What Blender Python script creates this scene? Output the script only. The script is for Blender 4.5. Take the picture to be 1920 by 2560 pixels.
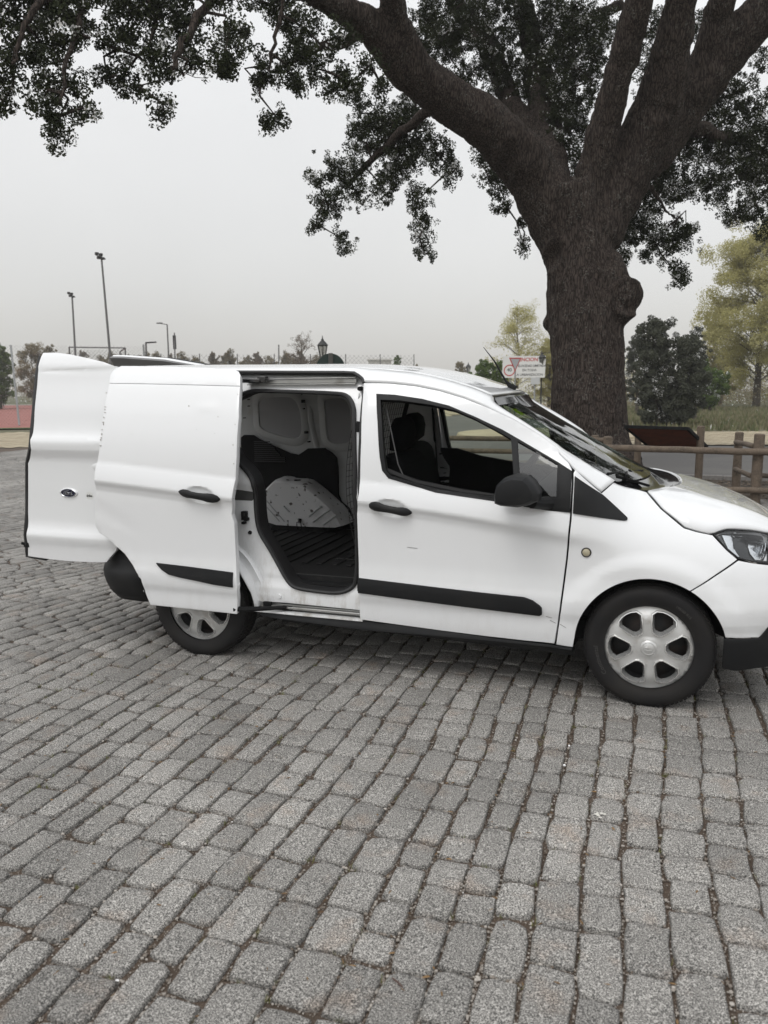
import bpy, bmesh, math, random, mathutils
from mathutils import Vector, Matrix
# ------------------------------------------------------------------ camera, sky, sun
sc = bpy.context.scene
for o in list(bpy.data.objects): bpy.data.objects.remove(o)
cam_d = bpy.data.cameras.new('camera'); cam = bpy.data.objects.new('camera', cam_d); sc.collection.objects.link(cam)
cam_d.sensor_fit = 'VERTICAL'; cam_d.sensor_height = 36; cam_d.sensor_width = 27; cam_d.lens = 27.43
cam_d.clip_start = .05; cam_d.clip_end = 3000
YAW, PITCH, ROLL = -.3292, .1575, -.0082
f0 = Vector((math.sin(YAW), math.cos(YAW), 0)); rt = Vector((math.cos(YAW), -math.sin(YAW), 0)); up = Vector((0,0,1))
fw = math.cos(PITCH)*f0-math.sin(PITCH)*up; uu = math.sin(PITCH)*f0+math.cos(PITCH)*up
r2 = math.cos(ROLL)*rt+math.sin(ROLL)*uu; u2 = -math.sin(ROLL)*rt+math.cos(ROLL)*uu
CAM = Vector((2.4549, -4.6792, 1.5472))
cam.matrix_world = Matrix(((r2.x,u2.x,-fw.x,CAM.x),(r2.y,u2.y,-fw.y,CAM.y),(r2.z,u2.z,-fw.z,CAM.z),(0,0,0,1)))
cam_d.dof.use_dof = True; cam_d.dof.focus_distance = 4.9; cam_d.dof.aperture_fstop = 4.0
sc.camera = cam
SUN_EL, SUN_AZ = math.radians(58), math.radians(200)      # azimuth clockwise from +Y
w = bpy.data.worlds.new('World'); sc.world = w; w.use_nodes = True
nt = w.node_tree; N = nt.nodes; LK = nt.links; N.clear()
wo = N.new('ShaderNodeOutputWorld')
sky = N.new('ShaderNodeTexSky'); sky.sky_type = 'NISHITA'; sky.sun_disc = False; sky.sun_elevation = SUN_EL; sky.sun_rotation = SUN_AZ
sky.dust_density = 6; sky.air_density = 1.2; sky.altitude = 600
hs = N.new('ShaderNodeHueSaturation'); hs.inputs['Saturation'].default_value = .25; LK.new(sky.outputs[0], hs.inputs['Color'])
b1 = N.new('ShaderNodeBackground'); b1.inputs['Strength'].default_value = .05; LK.new(hs.outputs[0], b1.inputs['Color'])
tc = N.new('ShaderNodeTexCoord'); sp = N.new('ShaderNodeSeparateXYZ'); LK.new(tc.outputs['Generated'], sp.inputs[0])
cr = N.new('ShaderNodeValToRGB'); LK.new(sp.outputs['Z'], cr.inputs[0])       # overcast: even, brighter towards the zenith
e = cr.color_ramp.elements; e[0].position = 0; e[0].color = (.55,.535,.505,1); e[1].position = 1; e[1].color = (.92,.93,.94,1)
for p, c in ((.12,(.585,.58,.565,1)),(.30,(.655,.655,.65,1)),(.5,(.79,.795,.80,1))):
    q = e.new(p); q.color = c
cn = N.new('ShaderNodeTexNoise'); cn.inputs['Scale'].default_value = 1.7; cn.inputs['Detail'].default_value = 4; LK.new(tc.outputs['Generated'], cn.inputs['Vector'])
mr = N.new('ShaderNodeMapRange'); mr.inputs['From Min'].default_value = .3; mr.inputs['From Max'].default_value = .7; mr.inputs['To Min'].default_value = .90; mr.inputs['To Max'].default_value = 1.08; LK.new(cn.outputs[0], mr.inputs[0])
b2 = N.new('ShaderNodeBackground'); LK.new(cr.outputs[0], b2.inputs['Color']); LK.new(mr.outputs[0], b2.inputs['Strength'])
mx = N.new('ShaderNodeAddShader'); LK.new(b1.outputs[0], mx.inputs[0]); LK.new(b2.outputs[0], mx.inputs[1]); LK.new(mx.outputs[0], wo.inputs[0])
sl = bpy.data.lights.new('sun', 'SUN'); sl.energy = .75; sl.angle = math.radians(35); sl.color = (1,.98,.94)
so = bpy.data.objects.new('sun', sl); sc.collection.objects.link(so)
sd = Vector((math.sin(SUN_AZ)*math.cos(SUN_EL), math.cos(SUN_AZ)*math.cos(SUN_EL), math.sin(SUN_EL)))
so.rotation_euler = sd.to_track_quat('Z','Y').to_euler()
sc.view_settings.view_transform = 'Standard'; sc.view_settings.look = 'None'; sc.view_settings.exposure = .04; sc.view_settings.gamma = 1
sc.view_settings.use_curve_mapping = False
sc.cycles.max_bounces = 8; sc.cycles.transparent_max_bounces = 24

# ------------------------------------------------------------------ helpers
COL = sc.collection
rnd = random.Random(7)
def tag(o, label=None, cat=None, group=None, kind=None):
    if label: o['label'] = label
    if cat: o['category'] = cat
    if group: o['group'] = group
    if kind: o['kind'] = kind
    return o
def thing(name, loc, label, cat, group=None, rz=0):
    o = bpy.data.objects.new(name, None); COL.objects.link(o); o.location = loc; o.rotation_euler = (0,0,rz); o.empty_display_size = .2
    return tag(o, label, cat, group)
def link(name, me, mat, parent=None, keep=True):
    """link a mesh given in world coordinates below its thing"""
    o = bpy.data.objects.new(name, me); COL.objects.link(o)
    if mat is not None and not me.materials: me.materials.append(mat)
    if parent is not None:
        o.parent = parent
        if keep: o.matrix_parent_inverse = world_of(parent).inverted()
    return o
def world_of(o):
    m = o.matrix_basis.copy()
    if o.parent is not None: m = world_of(o.parent) @ o.matrix_parent_inverse @ m
    return m
def shade(me, ang=35):
    me.polygons.foreach_set('use_smooth', [True]*len(me.polygons)); me.set_sharp_from_angle(angle=math.radians(ang))
def mesh(name, V, F, mat, parent=None, ang=35, keep=True):
    me = bpy.data.meshes.new(name); me.from_pydata([tuple(v) for v in V], [], [tuple(f) for f in F]); me.update()
    if ang: shade(me, ang)
    return link(name, me, mat, parent, keep)
class MB:
    """collects simple solids into one mesh"""
    def __init__(s): s.V = []; s.F = []; s.cuts = []
    def add(s, V, F):
        n = len(s.V); s.cuts.append((n, len(s.F))); s.V += [Vector(v) for v in V]; s.F += [tuple(i+n for i in f) for f in F]; return s
    def box(s, c, d, M=None):
        V = [Vector((c[0]+sx*d[0]/2, c[1]+sy*d[1]/2, c[2]+sz*d[2]/2)) for sx in (-1,1) for sy in (-1,1) for sz in (-1,1)]
        if M is not None: V = [M @ v for v in V]
        return s.add(V, [(0,1,3,2),(4,6,7,5),(0,4,5,1),(2,3,7,6),(0,2,6,4),(1,5,7,3)])
    def bar(s, a, b, w, h=None, upv=(0,0,1)):
        a = Vector(a); b = Vector(b); d = (b-a); L = d.length; d.normalize(); u = Vector(upv)
        if abs(d.dot(u)) > .99: u = Vector((0,1,0))
        x = d.cross(u).normalized(); z = x.cross(d).normalized(); h = h or w
        V = [p+x*sx*w/2+z*sz*h/2 for p in (a,b) for sx in (-1,1) for sz in (-1,1)]
        return s.add(V, [(0,1,3,2),(4,6,7,5),(0,4,5,1),(2,3,7,6),(0,2,6,4),(1,5,7,3)])
    def tube(s, P, R, n=8, cap=True):
        P = [Vector(p) for p in P]
        if not hasattr(R, '__len__'): R = [R]*len(P)
        V = []; F = []; prev = None
        for i, p in enumerate(P):
            t = (P[min(i+1,len(P)-1)]-P[max(i-1,0)])
            if t.length < 1e-9: t = Vector((0,0,1))
            t.normalize()
            x = (prev-t*prev.dot(t)) if prev is not None else t.orthogonal()
            if x.length < 1e-6: x = t.orthogonal()
            x.normalize(); prev = x; y = t.cross(x)
            for k in range(n):
                a = 2*math.pi*k/n; V.append(p+(x*math.cos(a)+y*math.sin(a))*R[i])
        for i in range(len(P)-1):
            for k in range(n): F.append((i*n+k, i*n+(k+1)%n, (i+1)*n+(k+1)%n, (i+1)*n+k))
        if cap: F.append(tuple(range(n-1,-1,-1))); F.append(tuple((len(P)-1)*n+k for k in range(n)))
        return s.add(V, F)
    def loop(s, P, r, n=8):
        """closed tube"""
        P = [Vector(p) for p in P]; m = len(P); V = []; F = []; prev = None
        for i in range(m):
            t = (P[(i+1)%m]-P[i-1]).normalized(); x = (prev-t*prev.dot(t)) if prev is not None else t.orthogonal(); x.normalize(); prev = x; y = t.cross(x)
            for k in range(n): a = 2*math.pi*k/n; V.append(P[i]+(x*math.cos(a)+y*math.sin(a))*r)
        for i in range(m):
            j = (i+1)%m
            for k in range(n): F.append((i*n+k, i*n+(k+1)%n, j*n+(k+1)%n, j*n+k))
        return s.add(V, F)
    def lathe(s, prof, c, axis='Y', n=48, a0=0, a1=2*math.pi):
        """prof: (along axis, radius)"""
        c = Vector(c); V = []; F = []; full = abs(a1-a0-2*math.pi) < 1e-6; m = n if full else n+1
        for h, r in prof:
            for k in range(m):
                a = a0+(a1-a0)*k/n; q = (r*math.cos(a), r*math.sin(a))
                V.append(c+(Vector((q[0], h, q[1])) if axis=='Y' else Vector((q[0], q[1], h)) if axis=='Z' else Vector((h, q[0], q[1]))))
        for i in range(len(prof)-1):
            for k in range(n):
                k2 = (k+1)%m if full else k+1
                F.append((i*m+k, i*m+k2, (i+1)*m+k2, (i+1)*m+k))
        return s.add(V, F)
    def pieces(s, name, mat, parent=None, **kw):
        """every solid collected becomes an object of its own"""
        out = []; cuts = s.cuts+[(len(s.V), len(s.F))]
        for (a, fa), (b, fb) in zip(cuts, cuts[1:]):
            m = MB(); m.V = s.V[a:b]; m.F = [tuple(i-a for i in f) for f in s.F[fa:fb]]; out.append(m.build(name, mat, parent, **kw))
        return out
    def build(s, name, mat, parent=None, ang=35, bevel=0, keep=True, fix=True):
        me = bpy.data.meshes.new(name); me.from_pydata([tuple(v) for v in s.V], [], s.F); me.update()
        if fix:
            bm = bmesh.new(); bm.from_mesh(me); bmesh.ops.recalc_face_normals(bm, faces=bm.faces); bm.to_mesh(me); bm.free()
        if ang: shade(me, ang)
        o = link(name, me, mat, parent, keep)
        if bevel: bev(o, bevel)
        return o
def bev(o, w, seg=2, ang=40):
    m = o.modifiers.new('bevel','BEVEL'); m.width = w; m.segments = seg; m.limit_method = 'ANGLE'; m.angle_limit = math.radians(ang); m.harden_normals = False
def inset_poly(P, d):
    n = len(P); A = sum(P[i][0]*P[(i+1)%n][1]-P[(i+1)%n][0]*P[i][1] for i in range(n)); s = 1 if A > 0 else -1; out = []
    for i in range(n):
        p0, p1, p2 = Vector(P[i-1][:2]), Vector(P[i][:2]), Vector(P[(i+1)%n][:2])
        a = (p1-p0); b = (p2-p1)
        if a.length < 1e-7 or b.length < 1e-7: out.append(tuple(p1)); continue
        a.normalize(); b.normalize(); na = Vector((-a.y,a.x))*s; nb = Vector((-b.y,b.x))*s; m = na+nb
        if m.length < .3: m = na
        m.normalize(); k = d/max(.5, m.dot(na)); out.append((p1.x+m.x*k, p1.y+m.y*k))
    return out
def smooth_poly(P, it=1):
    for _ in range(it):
        Q = []; n = len(P)
        for i in range(n):
            a = P[i]; b = P[(i+1)%n]; Q += [(a[0]*.75+b[0]*.25, a[1]*.75+b[1]*.25), (a[0]*.25+b[0]*.75, a[1]*.25+b[1]*.75)]
        P = Q
    return P
def panel(name, outer, surf, mat, parent=None, holes=(), th=.012, side=-1, off=0.0, gap=.0022, step=.045, zstep=.03, bevel=.0025, dents=(), xs=(), zs=(), flip=False):
    """a sheet cut to an outline in the (x, z) plane and laid on y = side*surf(x, z)"""
    outer = inset_poly(outer, gap) if gap else outer
    polys = [[Vector((x, z, 0)) for x, z in p] for p in [outer]+list(holes)]
    tris = mathutils.geometry.tessellate_polygon(polys)
    flat = [v for p in polys for v in p]
    bm = bmesh.new(); bv = [bm.verts.new(v) for v in flat]
    for t in tris:
        try: bm.faces.new([bv[i] for i in t])
        except ValueError: pass
    x0 = min(v.x for v in flat); x1 = max(v.x for v in flat); z0 = min(v.y for v in flat); z1 = max(v.y for v in flat)
    cx = [x0+step*i for i in range(1, int((x1-x0)/step)+1)]+list(xs); cz = [z0+zstep*i for i in range(1, int((z1-z0)/zstep)+1)]+list(zs)
    for c in cx: bmesh.ops.bisect_plane(bm, geom=bm.verts[:]+bm.edges[:]+bm.faces[:], plane_co=(c,0,0), plane_no=(1,0,0), dist=1e-5)
    for c in cz: bmesh.ops.bisect_plane(bm, geom=bm.verts[:]+bm.edges[:]+bm.faces[:], plane_co=(0,c,0), plane_no=(0,1,0), dist=1e-5)
    bmesh.ops.remove_doubles(bm, verts=bm.verts, dist=2e-4)
    bmesh.ops.dissolve_limit(bm, angle_limit=.001, verts=bm.verts, edges=[]) if False else None
    for v in bm.verts:
        x, z = v.co.x, v.co.y; y = surf(x, z)+off
        for d in dents: y += d(x, z)
        v.co = Vector((x, side*y, z))
    bm.normal_update()
    s = sum(f.normal.y*f.calc_area() for f in bm.faces)
    if (s*side < 0) != flip:
        for f in bm.faces: f.normal_flip()
    me = bpy.data.meshes.new(name); bm.to_mesh(me); bm.free(); shade(me, 50)
    o = link(name, me, mat, parent)
    if th:
        m = o.modifiers.new('thickness','SOLIDIFY'); m.thickness = th; m.offset = -1; m.use_even_offset = False
    if bevel: bev(o, bevel, 2, 50)
    return o
def sheet(name, rows, mat, parent=None, th=0, flip=False, ang=50):
    """grid of points -> smooth sheet"""
    n = len(rows[0]); V = [p for r in rows for p in r]; F = []
    for i in range(len(rows)-1):
        for k in range(n-1):
            f = (i*n+k, i*n+k+1, (i+1)*n+k+1, (i+1)*n+k); F.append(f[::-1] if flip else f)
    o = mesh(name, V, F, mat, parent, ang)
    if th: m = o.modifiers.new('thickness','SOLIDIFY'); m.thickness = th; m.offset = -1
    return o
def prism(name, poly, y0, y1, mat, parent=None, bevel=0, ang=35):
    """outline in (x, z) extruded from y0 to y1"""
    n = len(poly); mb = MB(); V = [(x,y0,z) for x,z in poly]+[(x,y1,z) for x,z in poly]
    F = [tuple(range(n)), tuple(range(2*n-1,n-1,-1))]+[(i,(i+1)%n,n+(i+1)%n,n+i) for i in range(n)]
    mb.add(V, F); return mb.build(name, mat, parent, ang, bevel)
def resample(P, n):
    P = [Vector(p) for p in P]; L = [0]
    for a, b in zip(P, P[1:]): L.append(L[-1]+(b-a).length)
    out = []; j = 0
    for i in range(n):
        t = L[-1]*i/(n-1)
        while j < len(P)-2 and L[j+1] < t: j += 1
        k = (t-L[j])/max(1e-9, L[j+1]-L[j]); out.append(P[j].lerp(P[j+1], min(1,max(0,k))))
    return out
def arc(c, r, a0, a1, n): return [(c[0]+r*math.cos(math.radians(a0+(a1-a0)*i/n)), c[1]+r*math.sin(math.radians(a0+(a1-a0)*i/n))) for i in range(n+1)]

# ------------------------------------------------------------------ materials
def mat(name, col=(.5,.5,.5), rough=.5, metal=0, coat=0, spec=.5, noise=None, bump=None, trans=0, coords='Object', mottle=None, sheen=0):
    """noise: (scale, detail, other colour, low, high) mixes a second colour; bump: (scale, strength, distance)"""
    m = bpy.data.materials.new(name); m.use_nodes = True; t = m.node_tree; b = t.nodes['Principled BSDF']
    b.inputs['Base Color'].default_value = (*col,1); b.inputs['Roughness'].default_value = rough; b.inputs['Metallic'].default_value = metal
    b.inputs['Coat Weight'].default_value = coat; b.inputs['Coat Roughness'].default_value = .04; b.inputs['Specular IOR Level'].default_value = spec
    c = None
    def coord():
        nonlocal c
        if c is None: c = t.nodes.new('ShaderNodeTexCoord')
        return c.outputs[coords]
    last = None
    for nz in ([noise] if noise and not isinstance(noise, list) else (noise or [])):
        n = t.nodes.new('ShaderNodeTexNoise'); n.inputs['Scale'].default_value = nz[0]; n.inputs['Detail'].default_value = nz[1]; t.links.new(coord(), n.inputs['Vector'])
        r = t.nodes.new('ShaderNodeMapRange'); r.inputs['From Min'].default_value = nz[3]; r.inputs['From Max'].default_value = nz[4]; t.links.new(n.outputs[0], r.inputs[0])
        x = t.nodes.new('ShaderNodeMix'); x.data_type = 'RGBA'; x.inputs[7].default_value = (*nz[2],1)
        if last: t.links.new(last, x.inputs[6])
        else: x.inputs[6].default_value = (*col,1)
        t.links.new(r.outputs[0], x.inputs[0]); last = x.outputs[2]
    if last: t.links.new(last, b.inputs['Base Color'])
    if bump:
        h = None
        for bp in (bump if isinstance(bump, list) else [bump]):
            n = t.nodes.new('ShaderNodeTexNoise'); n.inputs['Scale'].default_value = bp[0]; n.inputs['Detail'].default_value = 6; t.links.new(coord(), n.inputs['Vector'])
            k = t.nodes.new('ShaderNodeBump'); k.inputs['Strength'].default_value = bp[1]; k.inputs['Distance'].default_value = bp[2]; t.links.new(n.outputs[0], k.inputs['Height'])
            if h: t.links.new(h, k.inputs['Normal'])
            h = k.outputs[0]
        t.links.new(h, b.inputs['Normal'])
    return m
def glass(name, tint, refl=1.0, rough=0.0, ior=1.45):
    m = bpy.data.materials.new(name); m.use_nodes = True; t = m.node_tree; t.nodes.clear()
    o = t.nodes.new('ShaderNodeOutputMaterial'); tr = t.nodes.new('ShaderNodeBsdfTransparent'); tr.inputs[0].default_value = (*tint,1)
    g = t.nodes.new('ShaderNodeBsdfGlossy'); g.inputs['Roughness'].default_value = rough; g.inputs[0].default_value = (refl,refl,refl,1)
    f = t.nodes.new('ShaderNodeFresnel'); f.inputs['IOR'].default_value = ior
    x = t.nodes.new('ShaderNodeMixShader'); t.links.new(f.outputs[0], x.inputs[0]); t.links.new(tr.outputs[0], x.inputs[1]); t.links.new(g.outputs[0], x.inputs[2]); t.links.new(x.outputs[0], o.inputs[0])
    return m
M = {}
def paint_mat(name, dirt):
    m = mat(name, (.80,.81,.82), .22, 0, 1.0, .5, bump=[(1.1,.035,.01)])
    t = m.node_tree; b = t.nodes['Principled BSDF']; c = t.nodes.new('ShaderNodeTexCoord')
    # road film: fine brownish specks and streaks, denser low on the body
    s = t.nodes.new('ShaderNodeSeparateXYZ'); t.links.new(c.outputs['Object'], s.inputs[0])
    n = t.nodes.new('ShaderNodeTexNoise'); n.inputs['Scale'].default_value = 14; n.inputs['Detail'].default_value = 8; n.inputs['Roughness'].default_value = .7
    mp = t.nodes.new('ShaderNodeMapping'); mp.inputs['Scale'].default_value = (1,1,.35); t.links.new(c.outputs['Object'], mp.inputs[0]); t.links.new(mp.outputs[0], n.inputs['Vector'])
    r = t.nodes.new('ShaderNodeMapRange'); r.inputs['From Min'].default_value = .48; r.inputs['From Max'].default_value = .80; t.links.new(n.outputs[0], r.inputs[0])
    z = t.nodes.new('ShaderNodeMapRange'); z.inputs['From Min'].default_value = .75; z.inputs['From Max'].default_value = .30; z.inputs['To Min'].default_value = dirt*.18; z.inputs['To Max'].default_value = dirt; t.links.new(s.outputs['Z'], z.inputs[0])
    k = t.nodes.new('ShaderNodeMath'); k.operation = 'MULTIPLY'; t.links.new(r.outputs[0], k.inputs[0]); t.links.new(z.outputs[0], k.inputs[1])
    x = t.nodes.new('ShaderNodeMix'); x.data_type = 'RGBA'; x.inputs[6].default_value = (.80,.81,.82,1); x.inputs[7].default_value = (.30,.25,.19,1); t.links.new(k.outputs[0], x.inputs[0]); t.links.new(x.outputs[2], b.inputs['Base Color'])
    return m
M['paint'] = paint_mat('white_paint', .14); M['paint_dirty'] = paint_mat('dirty_white_paint', 1.0)
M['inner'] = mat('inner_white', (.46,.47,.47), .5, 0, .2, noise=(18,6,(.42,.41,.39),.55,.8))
M['plastic'] = mat('black_plastic', (.009,.0095,.0105), .55, spec=.3, bump=(900,.12,.001), noise=(6,5,(.016,.016,.016),.5,.8))
M['gloss'] = mat('gloss_black', (.008,.008,.009), .12, 0, .5)
M['dark'] = mat('dark_trim', (.006,.006,.0065), .8, spec=.25, noise=(9,4,(.010,.010,.011),.45,.7))
M['under'] = mat('underbody', (.008,.008,.008), .9)
M['rubber'] = mat('tyre_rubber', (.0115,.011,.0115), .72, spec=.3, noise=[(5,5,(.022,.020,.018),.45,.75)], bump=(160,.25,.002))
M['seal'] = mat('seal_rubber', (.013,.013,.014), .5)
M['silver'] = mat('silver_plastic', (.60,.60,.59), .34, .45, .3, noise=[(11,6,(.34,.30,.26),.58,.85)], bump=(60,.05,.001))
M['edge'] = mat('bright_silver_edge', (.78,.78,.77), .25, .75, .2, noise=[(15,6,(.45,.40,.34),.62,.85)])
M['steel'] = mat('dark_steel', (.02,.02,.021), .6, .5, noise=(12,5,(.05,.035,.028),.5,.8))
M['alu'] = mat('rail_metal', (.45,.45,.44), .35, .8, noise=(9,4,(.2,.19,.17),.5,.8))
M['cloth'] = mat('seat_cloth', (.004,.0045,.005), .95, spec=.1, bump=(400,.3,.002))
M['matfl'] = mat('floor_mat', (.007,.007,.0075), .62, spec=.35, bump=(90,.3,.004), noise=(16,6,(.025,.024,.022),.58,.8))
M['hard'] = mat('hardboard', (.20,.09,.045), .8)
M['screen'] = glass('windscreen_glass', (.42,.52,.47), 1.0, .0, 1.6)
M['glass'] = glass('window_glass', (.80,.86,.76), 1.0, .0, 1.5)
M['quarter'] = glass('quarter_glass', (.50,.56,.55), 1.0, .02, 1.9)
M['lens'] = glass('lamp_lens', (.9,.92,.93), 1.0, .0, 1.5)
M['chrome'] = mat('lamp_reflector', (.75,.75,.76), .12, 1)
M['amber'] = mat('indicator_lens', (.42,.38,.27), .25, 0, .6)
M['navy'] = mat('badge_blue', (.006,.010,.035), .25, 0, .8)
M['chrome2'] = mat('badge_chrome', (.62,.63,.65), .2, 1)
M['ink'] = mat('black_ink', (.012,.012,.012), .6)
M['stick'] = mat('clear_sticker', (.70,.71,.69), .35)
M['lime'] = mat('lime_sticker', (.80,.90,.03), .5)
M['pink'] = mat('scratch', (.10,.09,.085), .8)
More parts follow.
